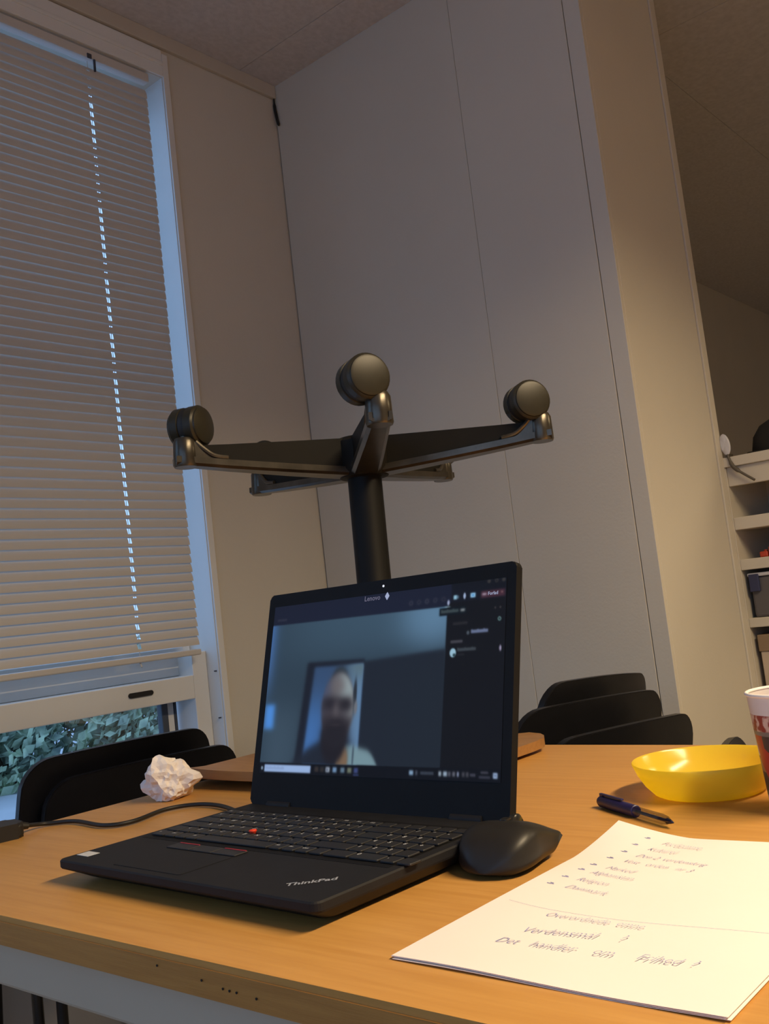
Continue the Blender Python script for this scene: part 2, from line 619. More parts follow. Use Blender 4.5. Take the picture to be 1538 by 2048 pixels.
slat_mesh = []
for open_slot in (True, False):
    bm = bmesh.new()
    vs = [[bm.verts.new(slat_pt(s / NP, y)) for s in range(NP + 1)] for y in ys]
    for k in range(len(ys) - 1):
        for s in range(NP):
            if k in (1, 3) and s in ((2, 3, 4, 5) if open_slot else (3,)):
                continue
            bm.faces.new((vs[k][s], vs[k][s + 1], vs[k + 1][s + 1], vs[k + 1][s]))
    sm = bpy.data.meshes.new('slat')
    bmesh.ops.recalc_face_normals(bm, faces=bm.faces)
    bm.to_mesh(sm)
    bm.free()
    for p in sm.polygons:
        p.use_smooth = True
    sm.materials.append(MAT['slat_paint'])
    slat_mesh.append(sm)
PITCH = 0.0215
NS = 64
for k in range(NS):
    zz = -0.0275 - k * PITCH
    wob = rnd.uniform(-0.03, 0.03) + (-0.20 * max(0, (k - 40) / 24))
    shut = k < 4 or 9 <= k < 16 or k in (22, 23, 29, 33, 34, 58, 60)
    inst('slat', slat_mesh[1 if shut else 0], blind, (0.001, 0, zz), (0, wob, 0))
zb = -0.0275 - NS * PITCH - 0.004
obj('bottom_rail', B(-0.011, 0.011, SY0, SY1, zb - 0.010, zb + 0.004, bev=0.003), 'slat_paint', blind)
for y in (CORD, -0.40):
    bm = bmesh.new()
    tube(bm, [(0, y + 0.0015, 0.0), (0, y + 0.0015, zb)], 0.0008, 6)
    obj('lift_cord', bm, 'slat_paint', blind)
    obj('cord_clip', B(0.0115, 0.0145, y - 0.006, y + 0.006, 0.0, 0.012, bev=0.001), 'dark_gasket', blind)
bm = bmesh.new()
tube(bm, [(0.014, CORD + 0.012, 0.0), (0.016, CORD + 0.010, -0.03)], 0.003, 8)
obj('cord_lock', bm, 'dark_gasket', blind)
bm = bmesh.new()
tube(bm, [(0.0, CORD, zb - 0.008), (0.006, CORD, zb - 0.02)], 0.002, 8)
obj('cord_knob', bm, 'slat_paint', blind)

# unseen second window in the same wall, added for cool fill light
fill_side = empty('fill_window_side', (-1.90, (VY0 + VY1) / 2, 0.0))
setm(fill_side, 'unseen white framed window added behind the viewer for cool fill', kind='structure')
for nm, a in (('frame_stile', (VY0, VY0 + 0.05, VZ0, VZ1)), ('frame_stile', (VY1 - 0.05, VY1, VZ0, VZ1)), ('frame_head', (VY0 + 0.05, VY1 - 0.05, VZ1 - 0.05, VZ1)), ('frame_sill', (VY0 + 0.05, VY1 - 0.05, VZ0, VZ0 + 0.05))):
    bm = B(-0.03, 0.03, a[0] - (VY0 + VY1) / 2, a[1] - (VY0 + VY1) / 2, a[2], a[3], bev=0.002)
    obj(nm, bm, 'frame_paint', fill_side)
obj('window_pane', B(-0.002, 0.002, -(VY1 - VY0) / 2 + 0.05, (VY1 - VY0) / 2 - 0.05, VZ0 + 0.05, VZ1 - 0.05), 'window_glass', fill_side)

fill_rear = empty('fill_window_rear', ((UX0 + UX1) / 2, Y0 - 0.05, 0.0))  # wide unseen opening, added to throw daylight onto the back wall
setm(fill_rear, 'unseen wide window added behind the viewer for frontal fill light', kind='structure')
hw_ = (UX1 - UX0) / 2
for nm, a in (('frame_stile', (-hw_, -hw_ + 0.05, UZ0, UZ1)), ('frame_stile', (hw_ - 0.05, hw_, UZ0, UZ1)), ('frame_mullion', (-0.03, 0.03, UZ0 + 0.05, UZ1 - 0.05)),
              ('frame_head', (-hw_ + 0.05, hw_ - 0.05, UZ1 - 0.05, UZ1)), ('frame_sill', (-hw_ + 0.05, hw_ - 0.05, UZ0, UZ0 + 0.05))):
    obj(nm, B(a[0], a[1], -0.03, 0.03, a[2], a[3], bev=0.002), 'frame_paint', fill_rear)
for a, b in ((-hw_ + 0.05, -0.03), (0.03, hw_ - 0.05)):
    obj('window_pane', B(a, b, -0.002, 0.002, UZ0 + 0.05, UZ1 - 0.05), 'window_glass', fill_rear)

# black tape hanging in the top of the corner
bm = bmesh.new()
tube(bm, smooth_path([(0, 0, 0), (0.001, -0.0005, -0.03), (0.006, -0.002, -0.06), (0.010, -0.0015, -0.085)], 4), [0.0025] * 3 + [0.0042] * 9 + [0.002], 8)
o = obj('cable_stub', bm, 'black_mark', None, True, loc=(WX + 0.006, BY - 0.0055, 2.413))
setm(o, 'short black cable end in the wall corner below the ceiling', 'cable')

# ------------------------------------------------------------------ outside
g = struct('ground', B(-40, WX - 0.14, -30, 40, -0.25, -0.12), 'paving', label='pale paving outside the window')
for k, (hy, hx, hh) in enumerate(((3.1, -7.3, 1.0), (4.0, -7.5, 0.95), (4.9, -7.3, 1.02))):
    h = empty('garden_shrub', (hx, hy, -0.12))
    lab = ['leftmost leafy shrub seen through the low pane', 'leafy shrub second from left behind the low pane',
           'leafy shrub outside nearest the window post'][k]
    setm(h, lab, 'shrub', 'shrubs outside the window')
    bm = bmesh.new()
    for _ in range(2400):
        a = rnd.uniform(0, 2 * PI)
        rr = 0.49 * math.sqrt(rnd.random())
        z = rnd.uniform(0.02, hh) + 0.08 * math.sin(3 * a)
        p = Vector((rr * math.cos(a) * 0.7, rr * math.sin(a), max(0.02, z)))
        s = rnd.uniform(0.03, 0.075)
        n = Vector((rnd.uniform(-1, 1), rnd.uniform(-1, 1), rnd.uniform(-0.2, 1))).normalized()
        t = n.orthogonal().normalized()
        u = n.cross(t)
        q = [p - t * s, p + u * s * 0.6, p + t * s, p - u * s * 0.6]
        bm.faces.new([bm.verts.new(x) for x in q])
    f = obj('foliage', bm, 'leaf_green', h)
    f['kind'] = 'stuff'
    bm = bmesh.new()
    for _ in range(5):
        a = rnd.uniform(0, 2 * PI)
        tube(bm, [(0, 0, 0), (0.25 * math.cos(a), 0.3 * math.sin(a), hh * 0.7)], [0.02, 0.006], 6)
    obj('stem', bm, 'stem_brown', h)

# ------------------------------------------------------------------ main table
TZ = 0.74
table = empty('conference_table', (0.0, 0.76, 0.0))
setm(table, 'large light wood table in the foreground carrying the laptop', 'table')


def outline(x0, x1, y0, y1, r, bow):
    base = round_rect(x0, x1, y0, y1, r, 10)
    out = []
    for i, (x, y) in enumerate(base):
        out.append((x, y))
    # the near edge bows very slightly outwards
    n = 16
    res = []
    for (x, y) in out:
        res.append((x, y))
    return res


TX0, TX1, TY0, TY1 = -1.088, 1.05, 0.388, 1.128
bm = bmesh.new()
prism(bm, [(x, y - 0.76) for x, y in outline(TX0, TX1, TY0, TY1, 0.075, 0.01)], TZ - 0.0225, TZ, 0.0045, 3)
top = obj('tabletop', bm, 'wood_top', table)
# solid wood edge band around the top
bm = bmesh.new()
o1 = [(x, y - 0.76) for x, y in outline(TX0 - 0.0012, TX1 + 0.0012, TY0 - 0.0012, TY1 + 0.0012, 0.076, 0.01)]
lo = [bm.verts.new((x, y, TZ - 0.0222)) for x, y in o1]
hi = [bm.verts.new((x, y, TZ - 0.0045)) for x, y in o1]
for k in range(len(o1)):
    k2 = (k + 1) % len(o1)
    bm.faces.new((lo[k], lo[k2], hi[k2], hi[k]))
solidify(bm, 0.001)
obj('edge_band', bm, 'wood_edge', top)
for (x, z) in ((-0.557, 0.731), (-0.512, 0.7285), (-0.492, 0.7265), (-0.486, 0.7262), (-0.4795, 0.7262), (-0.462, 0.7255)):
    bm = bmesh.new()
    prism(bm, [(0.0008 * math.cos(a) * (1 + 0.3 * math.sin(3 * a)), 0.0008 * math.sin(a)) for a in [2 * PI * k / 8 for k in range(8)]], 0, 0.0004)
    bmesh.ops.transform(bm, matrix=Matrix.Translation((x, TY0 - 0.76 - 0.0016, z)) @ Matrix.Rotation(PI / 2, 4, 'X'), verts=bm.verts)
    obj('dent', bm, 'black_mark', top)
AP0, AP1 = 0.678, TZ - 0.0228
for nm, a in (('apron_rail', (TX0 + 0.03, TX1 - 0.03, 0.3995 - 0.76, 0.425 - 0.76)), ('apron_rail', (TX0 + 0.03, TX1 - 0.03, 1.09 - 0.76, 1.115 - 0.76)),
              ('apron_rail', (TX0 + 0.03, TX0 + 0.055, 0.425 - 0.76, 1.09 - 0.76)), ('apron_rail', (TX1 - 0.055, TX1 - 0.03, 0.425 - 0.76, 1.09 - 0.76))):
    obj(nm, B(*a, AP0, AP1, bev=0.003), 'apron_steel', table)
for lx in (TX0 + 0.075, TX1 - 0.075):
    for ly in (0.45 - 0.76, 1.065 - 0.76):
        bm = bmesh.new()
        tube(bm, [(lx, ly, 0), (lx, ly, AP1)], 0.022, 16)
        obj('leg', bm, 'apron_steel', table, True, angle=40)

# ------------------------------------------------------------------ laptop
LW, LD = 0.329, 0.228
lap = empty('laptop', (-0.7995, 0.4622, TZ), -0.038)
setm(lap, 'open black laptop showing a video call on the table', 'laptop')
LT = 0.0200
# base shell: vertical lip all around, undercut towards the bottom at the front and sides
bm = bmesh.new()


def lap_ring(inset_f, inset_s, inset_b, z, r):
    return [(x, y, z) for x, y in round_rect(inset_s, LW - inset_s, inset_f, LD - 0.004 - inset_b, r, 5)]


rings = [lap_ring(0.020, 0.012, 0.006, 0.0025, 0.010), lap_ring(0.014, 0.006, 0.002, 0.006, 0.008), lap_ring(0.001, 0.0005, 0.0, 0.0125, 0.007),
         lap_ring(0.0, 0.0, 0.0, 0.0140, 0.007), lap_ring(0.0, 0.0, 0.0, LT - 0.0012, 0.007), lap_ring(0.0012, 0.0012, 0.0012, LT, 0.006)]
vr = [[bm.verts.new(p) for p in r] for r in rings]
for a, b in zip(vr, vr[1:]):
    for k in range(len(a)):
        k2 = (k + 1) % len(a)
        bm.faces.new((a[k], a[k2], b[k2], b[k]))
bm.faces.new(vr[0][::-1])
bm.faces.new(vr[-1])
base = obj('base', bm, 'laptop_black', lap)
for fx, fy in ((0.04, 0.035), (LW - 0.04, 0.035), (0.04, LD - 0.03), (LW - 0.04, LD - 0.03)):
    bm = bmesh.new()
    prism(bm, round_rect(fx - 0.02, fx + 0.02, fy - 0.004, fy + 0.004, 0.004, 4), 0.0, 0.003)
    obj('rubber_foot', bm, 'cable_black', base)
# touchpad, buttons, trackpoint lines
bm = bmesh.new()
prism(bm, round_rect(0.074, 0.168, 0.009, 0.0605, 0.003, 4), LT, LT + 0.0004)
obj('touchpad', bm, 'laptop_black', lap)
for a, b in ((0.074, 0.1055), (0.1062, 0.1358), (0.1365, 0.168)):
    bt = obj('pointer_button', B(a, b, 0.062, 0.0765, LT, LT + 0.0011, bev=0.0005, seg=1), 'key_black', lap)
    if b < 0.12 or a > 0.13:
        obj('red_stripe', B(a + 0.003, b - 0.001, 0.0745, 0.0757, LT + 0.0011, LT + 0.0016), 'red_line', bt)
# keyboard with single keys
kb = empty('keyboard', (0, 0, LT), parent=lap)
obj('keyboard_tray', B(0.010, LW - 0.010, 0.080, 0.1925, -0.0004, 0.0002, bev=0), 'laptop_bezel', kb)
U = 0.01615
rows = [
    (0.0877, 0.0135, [('Fn', 1.25), ('Ctrl', 1), ('', 1), ('Alt', 1), ('', 6), ('Alt', 1), ('Prt', 1), ('Ctrl', 1), ('', 1), ('', 1.75), ('0', 2), (',', 1), ('', 1)]),
    (0.1040, 0.0145, [('', 1.25), ('<', 1), ('Z', 1), ('X', 1), ('C', 1), ('V', 1), ('B', 1), ('N', 1), ('M', 1), (',', 1), ('.', 1), ('-', 1), ('', 2.75), ('1', 1), ('2', 1), ('3', 1), ('', 1)]),
    (0.1212, 0.0145, [('', 1.75), ('A', 1), ('S', 1), ('D', 1), ('F', 1), ('G', 1), ('H', 1), ('J', 1), ('K', 1), ('L', 1), ('\u00c6', 1), ('\u00d8', 1), ("'", 1), ('', 1.25), ('4', 1), ('5', 1), ('6', 1), ('+', 1)]),
    (0.1384, 0.0145, [('', 1.5), ('Q', 1), ('W', 1), ('E', 1), ('R', 1), ('T', 1), ('Y', 1), ('U', 1), ('I', 1), ('O', 1), ('P', 1), ('\u00c5', 1), ('^', 1), ('', 1.5), ('7', 1), ('8', 1), ('9', 1), ('-', 1)]),
    (0.1556, 0.0145, [('\u00bd', 1), ('1', 1), ('2', 1), ('3', 1), ('4', 1), ('5', 1), ('6', 1), ('7', 1), ('8', 1), ('9', 1), ('0', 1), ('+', 1), ('|', 1), ('', 2), ('', 1), ('/', 1), ('*', 1), ('-', 1)]),
    (0.1728, 0.0105, [('Esc', 1)] + [('F%d' % i, 1) for i in range(1, 13)] + [('', 1)] * 6),
]
key_mesh = {}
leg_bm = bmesh.new()
KX0 = 0.0120
for b0, kd, ks in rows:
    a = KX0
    for s, w in ks:
        ww = w * U - 0.0022
        key = (round(ww, 4), kd)
        if key not in key_mesh:
            kbm = bmesh.new()
            prism(kbm, round_rect(-ww / 2, ww / 2, 0, kd, 0.0018, 2), 0.0, 0.0016, 0.0004, 1)
            km = bpy.data.meshes.new('key')
            bmesh.ops.recalc_face_normals(kbm, faces=kbm.faces)
            kbm.to_mesh(km)
            kbm.free()
            km.materials.append(MAT['key_black'])
            key_mesh[key] = km
        inst('key', key_mesh[key], kb, (a + w * U / 2, b0, 0.0004))
        if s:
            sz = 0.0062 if len(s) == 1 else 0.0036
            add_mesh(leg_bm, text_mesh(s, sz, offset=0.00012), Matrix.Translation((a + 0.0032, b0 + kd - (0.0066 if kd > 0.012 else 0.0060), 0.00215)))
        a += w * U
o = obj('key_legend', leg_bm, 'key_print', kb)
o['kind'] = 'stuff'
bm = bmesh.new()
lathe(bm, [(0, 0.0002), (0.0026, 0.0002), (0.0028, 0.0026), (0.0036, 0.0034), (0.0034, 0.0044), (0.0015, 0.0048), (0, 0.0047)], 14, Matrix.Translation((0.1215, 0.1200, LT)))
obj('pointing_stick', bm, 'red_rubber', lap, True)
# palm rest badge and sticker
bm = bmesh.new()
add_mesh(bm, text_mesh('ThinkPad', 0.0098, shear=0.15, offset=0.00022), Matrix.Translation((0.2775, 0.0190, LT + 0.0003)) @ Matrix.Rotation(math.radians(45), 4, 'Z'))
obj('badge', bm, 'silver_print', lap)
obj('sticker', B(0.0045, 0.0225, 0.0165, 0.0285, LT, LT + 0.0003, bev=0), 'sticker', lap)
# lid
LIDT, LIDH = 0.2648, 0.2178
lid = empty('lid', (0, 0.216, LT), parent=lap)
lid.rotation_euler = (-LIDT, 0, 0)
# lid local: x across, z up along the lid, y = thickness to the back
bm = bmesh.new()
prism(bm, round_rect(0.0, LW, -0.001, LIDH, 0.005, 5), 0.0, 0.0085, 0.0012, 2)
bmesh.ops.transform(bm, matrix=Matrix(((1, 0, 0, 0), (0, 0, 1, 0), (0, 1, 0, 0.001), (0, 0, 0, 1))), verts=bm.verts)
obj('lid_shell', bm, 'laptop_bezel', lid)
for hx in (0.045, LW - 0.045):
    bm = bmesh.new()
    tube(bm, [(hx - 0.017, 0.216 + 0.003, LT - 0.001), (hx + 0.017, 0.216 + 0.003, LT - 0.001)], 0.0055, 12)
    obj('hinge', bm, 'laptop_black', lap, True, angle=40)
# webcam and bezel marks
bm = bmesh.new()
lathe(bm, [(0, 0), (0.0012, 0), (0.0012, 0.0004), (0, 0.0004)], 12, Matrix.Translation((LW / 2 + 0.006, -0.0004, LIDH - 0.0055)) @ Matrix.Rotation(PI / 2, 4, 'X'))
obj('webcam', bm, 'lit_dot', lid)

# ---- the display: one finely divided sheet carrying the picture of the video call
DX0, DZ0, DW, DH = (LW - 0.309) / 2, 0.0310, 0.309, 0.174
NU, NV = 384, 216
uu, vv = np.meshgrid(np.linspace(0, 1, NU + 1), np.linspace(0, 1, NV + 1))


def sm_(x, e):
    return 1.0 / (1.0 + np.exp(-np.clip(x / e, -40, 40)))


def rect(u0, u1, v0, v1, eu=0.0015, ev=0.002):
    return sm_(uu - u0, eu) * sm_(u1 - uu, eu) * sm_(vv - v0, ev) * sm_(v1 - vv, ev)


def ell(cu, cv, ru, rv, e=0.05, rot=0.0):
    du, dv = (uu - cu) * 16 / 9, (vv - cv)
    ru = ru * 16 / 9
    c, s = math.cos(rot), math.sin(rot)
    a, b = du * c + dv * s, -du * s + dv * c
    return sm_(1 - np.sqrt((a / ru) ** 2 + (b / rv) ** 2), e)


img = np.zeros((NV + 1, NU + 1, 3))


def paint(mask, col, op=1.0):
    c = np.array(col, float)
    img[:] = img * (1 - op * mask[..., None]) + c * (op * mask[..., None])


img[:] = (15, 17, 22)
paint(rect(0, 0.80, -0.1, 0.125), (24, 28, 44))
paint(rect(0.0, 0.79, 0.02, 0.12, 0.2, 0.03), (26, 31, 50))
# the call picture
vid = rect(-0.01, 0.786, 0.118, 0.938)
paint(vid, (44, 60, 74))
paint(vid * sm_(0.33 - vv, 0.06) * sm_(uu - 0.1, 0.1), (58, 80, 98))
paint(vid * ell(0.74, 0.15, 0.12, 0.16, 0.3), (98, 134, 165), 0.8)
paint(vid * sm_(0.02 - uu, 0.012) * sm_(0.5 - vv, 0.08), (66, 104, 160))
paint(vid * sm_(uu - 0.01, 0.02) * sm_(0.18 - uu, 0.03) * sm_(vv - 0.62, 0.05), (58, 76, 92))
wl = 0.376 + (uu - 0.459) * (0.34 - 0.376) / 0.325
darkwall = vid * sm_(uu - 0.452, 0.004) * sm_(vv - wl, 0.006)
paint(darkwall, (29, 35, 46))
paint(vid * sm_(uu - 0.6, 0.1) * sm_(vv - 0.40, 0.05), (32, 40, 48), 0.6)
# door frame and opening
dl = 0.196 - (vv - 0.358) * 0.045
il = 0.232 - (vv - 0.388) * 0.042
paint(vid * sm_(uu - dl, 0.004) * sm_(0.459 - uu, 0.003) * sm_(vv - 0.362, 0.005), (25, 29, 40))
opening = vid * sm_(uu - il, 0.004) * sm_(0.456 - uu, 0.002) * sm_(vv - 0.390, 0.005)
paint(opening, (50, 72, 104))
paint(opening * sm_(vv - 0.60, 0.06) * sm_(0.35 - uu, 0.05), (64, 110, 172))
paint(opening * sm_(uu - 0.40, 0.012), (92, 124, 158))
paint(opening * sm_(0.46 - vv, 0.03) * sm_(uu - 0.39, 0.02), (84, 104, 112))
# bright blue window at the left
paint(rect(0.002, 0.050, 0.60, 0.745, 0.006, 0.008) * vid, (74, 136, 214))
# person: shoulders, neck, head
sh = vid * sm_(vv - (0.80 + 0.55 * np.maximum(0, 0.30 - uu) ** 1.0 * 1.4 + 3.2 * np.maximum(0, 0.25 - uu) ** 2), 0.012) * sm_(uu - 0.10, 0.03) * sm_(0.42 - uu, 0.01)
paint(sh, (30, 36, 48))
rs = vid * sm_(vv - (0.835 + 0.35 * np.maximum(0, uu - 0.43) + 26 * np.maximum(0, uu - 0.49) ** 2), 0.008) * sm_(uu - 0.385, 0.008) * sm_(0.56 - uu, 0.006)
paint(rs, (112, 140, 150))
paint(rs * sm_(0.405 - uu, 0.006), (62, 72, 80))
paint(rs * ell(0.437, 0.88, 0.004, 0.09, 0.3), (58, 72, 86), 0.8)
paint(vid * ell(0.388, 0.93, 0.026, 0.085, 0.1, 0.15), (118, 96, 76))
paint(vid * ell(0.345, 0.80, 0.055, 0.14, 0.08), (30, 28, 34))
paint(vid * ell(0.355, 0.47, 0.034, 0.075, 0.12), (38, 46, 54))
head = vid * ell(0.353, 0.625, 0.071, 0.190, 0.05)
paint(head, (66, 62, 68))
paint(head * sm_(0.63 - vv, 0.03) * sm_(uu - 0.30, 0.02), (86, 84, 90))
paint(head * sm_(0.575 - vv, 0.02) * sm_(uu - 0.362, 0.014), (150, 168, 172))
paint(head * ell(0.348, 0.505, 0.030, 0.040, 0.4), (104, 98, 100), 0.8)
paint(head * sm_(0.305 - uu, 0.010) * sm_(0.61 - vv, 0.04), (70, 82, 116))
paint(vid * ell(0.427, 0.565, 0.008, 0.09, 0.15), (40, 46, 54))
paint(vid * ell(0.434, 0.630, 0.007, 0.036, 0.2), (104, 108, 116))
paint(head * sm_(vv - 0.57, 0.02) * sm_(uu - 0.400, 0.010), (118, 122, 126))
band_ = head * sm_(vv - (0.572 + 0.10 * (uu - 0.35)), 0.010) * sm_(0.645 - vv, 0.012)
paint(band_ * sm_(0.412 - uu, 0.008), (46, 43, 49), 0.85)
paint(head * ell(0.388, 0.612, 0.020, 0.024, 0.4), (34, 32, 38), 0.8)
paint(head * ell(0.318, 0.606, 0.020, 0.024, 0.4), (34, 32, 40), 0.8)
paint(head * ell(0.346, 0.655, 0.011, 0.040, 0.5), (92, 86, 90), 0.8)
paint(head * ell(0.312, 0.69, 0.022, 0.04, 0.6), (54, 48, 56), 0.8)
paint(head * sm_(vv - 0.685, 0.012), (46, 42, 48), 0.85)
paint(vid * ell(0.350, 0.775, 0.060, 0.080, 0.14), (33, 31, 37))
paint(vid * ell(0.350, 0.722, 0.018, 0.007, 0.6), (62, 54, 58), 0.5)
# side panel and task bar
paint(rect(0.788, 1.01, 0.10, 0.94), (17, 18, 22))
paint(rect(-0.01, 1.01, 0.940, 1.01), (13, 15, 21))
paint(rect(0.026, 0.252, 0.949, 0.990), (146, 172, 214))
for k in range(14):
    paint(rect(0.035 + k * 0.0065, 0.039 + k * 0.0065, 0.962 - 0.004 * (k % 3 == 0), 0.976), (120, 140, 178), 0.8)
paint(ell(0.014, 0.970, 0.005, 0.010, 0.2), (120, 140, 160))
for u, c in ((0.28, (52, 46, 44)), (0.305, (44, 42, 42)), (0.331, (156, 168, 184)), (0.362, (108, 140, 176)), (0.397, (92, 116, 136)), (0.427, (104, 112, 96)), (0.455, (58, 70, 118))):
    paint(rect(u - 0.009, u + 0.009, 0.953, 0.981, 0.002, 0.003), c)
paint(rect(0.444, 0.468, 0.986, 0.994), (48, 60, 104))
paint(rect(0.325, 0.333, 0.960, 0.976, 0.001, 0.002), (96, 104, 122))
for u, w, c in ((0.680, 0.008, (128, 158, 188)), (0.700, 0.004, (70, 76, 90)), (0.788, 0.005, (150, 165, 180)), (0.807, 0.007, (150, 170, 190)), (0.822, 0.005, (82, 84, 96)),
                (0.838, 0.005, (96, 98, 110)), (0.853, 0.003, (150, 160, 190)), (0.872, 0.005, (66, 66, 74)), (0.886, 0.005, (66, 66, 74))):
    paint(rect(u - w, u + w, 0.956, 0.979, 0.0015, 0.003), c)
for k in range(9):
    paint(rect(0.716 + k * 0.0055, 0.7195 + k * 0.0055, 0.960, 0.975), (78, 88, 104))
for k in range(3):
    paint(rect(0.897 + k * 0.006, 0.901 + k * 0.006, 0.962, 0.976), (88, 88, 104))
for k in range(5):
    paint(rect(0.933 + k * 0.005, 0.9365 + k * 0.005, 0.950, 0.961), (84, 84, 98))
for k in range(9):
    paint(rect(0.927 + k * 0.0042, 0.930 + k * 0.0042, 0.972, 0.983), (72, 74, 90))
paint(rect(0.974, 0.989, 0.955, 0.982, 0.0015, 0.002), (150, 172, 206))
paint(rect(0.978, 0.985, 0.963, 0.973, 0.0015, 0.002), (90, 104, 130))
# call controls
for u, c in ((0.641, 50), (0.673, 44), (0.705, 52), (0.738, 46), (0.770, 42)):
    paint(ell(u, 0.076, 0.008, 0.013, 0.2) - 0.8 * ell(u, 0.076, 0.004, 0.007, 0.3), (c, c + 2, c + 16))
paint(ell(0.790, 0.098, 0.0045, 0.014, 0.2), (150, 160, 190))
paint(rect(0.778, 0.797, 0.118, 0.123, 0.002, 0.002), (150, 180, 190))
paint(rect(0.809, 0.821, 0.062, 0.084, 0.0015, 0.002), (146, 192, 216))
paint(rect(0.819, 0.827, 0.066, 0.080, 0.002, 0.003), (120, 160, 184))
paint(ell(0.850, 0.071, 0.0045, 0.016, 0.15), (150, 168, 200))
paint(rect(0.872, 0.890, 0.060, 0.084, 0.0015, 0.002), (146, 196, 232))
paint(ell(0.881, 0.072, 0.004, 0.006, 0.2), (84, 140, 190))
paint(rect(0.910, 0.996, 0.057, 0.093, 0.002, 0.003), (66, 40, 52))
paint(rect(0.915, 0.930, 0.070, 0.078, 0.002, 0.003), (190, 180, 200))
paint(ell(0.985, 0.072, 0.003, 0.005, 0.3), (110, 80, 84))
for u in (0.938, 0.965, 0.990):
    paint(ell(u, 0.010, 0.006, 0.009, 0.2) - (0.8 * ell(u, 0.010, 0.003, 0.005, 0.2) if u == 0.965 else 0), (62, 60, 58), 0.8)
# tool tip, participant list
paint(rect(0.757, 0.858, 0.124, 0.165), (13, 20, 26))
for k in range(12):
    paint(rect(0.764 + k * 0.0055, 0.7675 + k * 0.0055, 0.136 - 0.004 * (k % 4 == 0), 0.152), (84, 98, 100))
paint(rect(0.837, 0.853, 0.138, 0.150, 0.002, 0.003), (150, 156, 160))
for k in range(9):
    paint(rect(0.812 + k * 0.006, 0.8155 + k * 0.006, 0.206, 0.220), (50, 49, 52))
paint(ell(0.868, 0.266, 0.005, 0.010, 0.2), (70, 78, 88))
for k in range(11):
    paint(rect(0.880 + k * 0.0055, 0.8842 + k * 0.0055, 0.254 - 0.003 * (k % 4 == 0), 0.270), (140, 156, 200))
for k in range(8):
    paint(rect(0.806 + k * 0.0055, 0.8095 + k * 0.0055, 0.300, 0.314), (96, 94, 104))
paint(ell(0.815, 0.364, 0.0115, 0.023, 0.08), (146, 184, 204))
paint(ell(0.820, 0.376, 0.005, 0.008, 0.2), (40, 60, 66))
for k in range(13):
    paint(rect(0.832 + k * 0.0052, 0.8355 + k * 0.0052, 0.343 - 0.003 * (k % 5 == 0), 0.358), (82, 92, 100))
for k in range(6):
    paint(rect(0.832 + k * 0.0045, 0.835 + k * 0.0045, 0.372, 0.380), (40, 42, 46))
paint(ell(0.985, 0.356, 0.0035, 0.014, 0.2), (150, 142, 170))
paint(ell(0.979, 0.208, 0.0055, 0.010, 0.15) - 0.85 * ell(0.979, 0.208, 0.003, 0.0055, 0.2), (110, 150, 150))
for u in (0.963, 0.981):
    paint(ell(u, 0.150, 0.003, 0.006, 0.2), (52, 48, 50))
for k in range(7):
    paint(rect(0.022 + k * 0.007, 0.026 + k * 0.007, 0.080, 0.094), (52, 54, 68))
img = np.clip(img, 0, 255) / 255.0
lin = np.where(img <= 0.04045, img / 12.92, ((img + 0.055) / 1.055) ** 2.4)
co = np.stack([DX0 + uu * DW, np.full_like(uu, -0.0004), DZ0 + (1 - vv) * DH], -1).reshape(-1, 3)
idx = np.arange((NU + 1) * (NV + 1)).reshape(NV + 1, NU + 1)
fc = np.stack([idx[:-1, :-1], idx[1:, :-1], idx[1:, 1:], idx[:-1, 1:]], -1).reshape(-1, 4)
me = bpy.data.meshes.new('display')
me.from_pydata(co.tolist(), [], fc.tolist())
at = me.attributes.new('pix', 'FLOAT_COLOR', 'POINT')
at.data.foreach_set('color', np.concatenate([lin.reshape(-1, 3), np.ones((lin.size // 3, 1))], 1).astype(np.float32).ravel())
me.materials.append(MAT['screen_image'])
disp = link(bpy.data.objects.new('display', me), lid)


def screen_text(s, u, v, size, m):
    bm = bmesh.new()
    mt = Matrix(((1, 0, 0, DX0 + u * DW), (0, 0, -1, -0.0008), (0, 1, 0, DZ0 + (1 - v) * DH), (0, 0, 0, 1)))
    add_mesh(bm, text_mesh(s, size, offset=0.00005), mt)
    o = obj('screen_text', bm, m, disp)
    return o


screen_text('Lenovo', 0.440, 0.034, 0.0072, 'lit_text_dim')
screen_text('\u2666', 0.524, 0.034, 0.0075, 'lit_text')
screen_text('Forlad', 0.936, 0.082, 0.0044, 'lit_text')

# ------------------------------------------------------------------ mouse
ms = empty('computer_mouse', (-0.4335, 0.582, TZ), math.radians(7))
setm(ms, 'black contoured computer mouse beside the laptop', 'mouse')
bm = bmesh.new()
NT, NR = 26, 28
ring_list = []
for i in range(NT + 1):
    t = i / NT
    y = 0.088 * t
    w = 0.0305 * (1 - (1 - min(1, t / 0.42)) ** 2.4) ** 0.5 if t < 0.42 else 0.0305 - 0.0035 * (t - 0.42) / 0.58
    w = max(w, 0.003)
    h = 0.0335 * (1 - (1 - min(1, t / 0.45)) ** 2.2) ** 0.55 if t < 0.45 else 0.0335 - 0.0165 * ((t - 0.45) / 0.55) ** 1.4
    h = max(h, 0.006)
    z0 = 0.0008 + (0.0105 * ((t - 0.80) / 0.20) ** 1.3 if t > 0.80 else 0) + (0.004 * (1 - t / 0.12) if t < 0.12 else 0)
    rg = []
    for k in range(NR):
        a = 2 * PI * k / NR
        ca, sa = math.cos(a), math.sin(a)
        e = 0.5
        x = w * math.copysign(abs(ca) ** e, ca) * (1.0 + 0.07 * (sa < 0))
        zz = (z0 + h) / 2 + (h - z0) / 2 * math.copysign(abs(sa) ** 0.75, sa)
        yy = y - (0.007 * (abs(x) / 0.03) ** 2 * t)
        rg.append(bm.verts.new((x, yy, zz)))
    ring_list.append(rg)
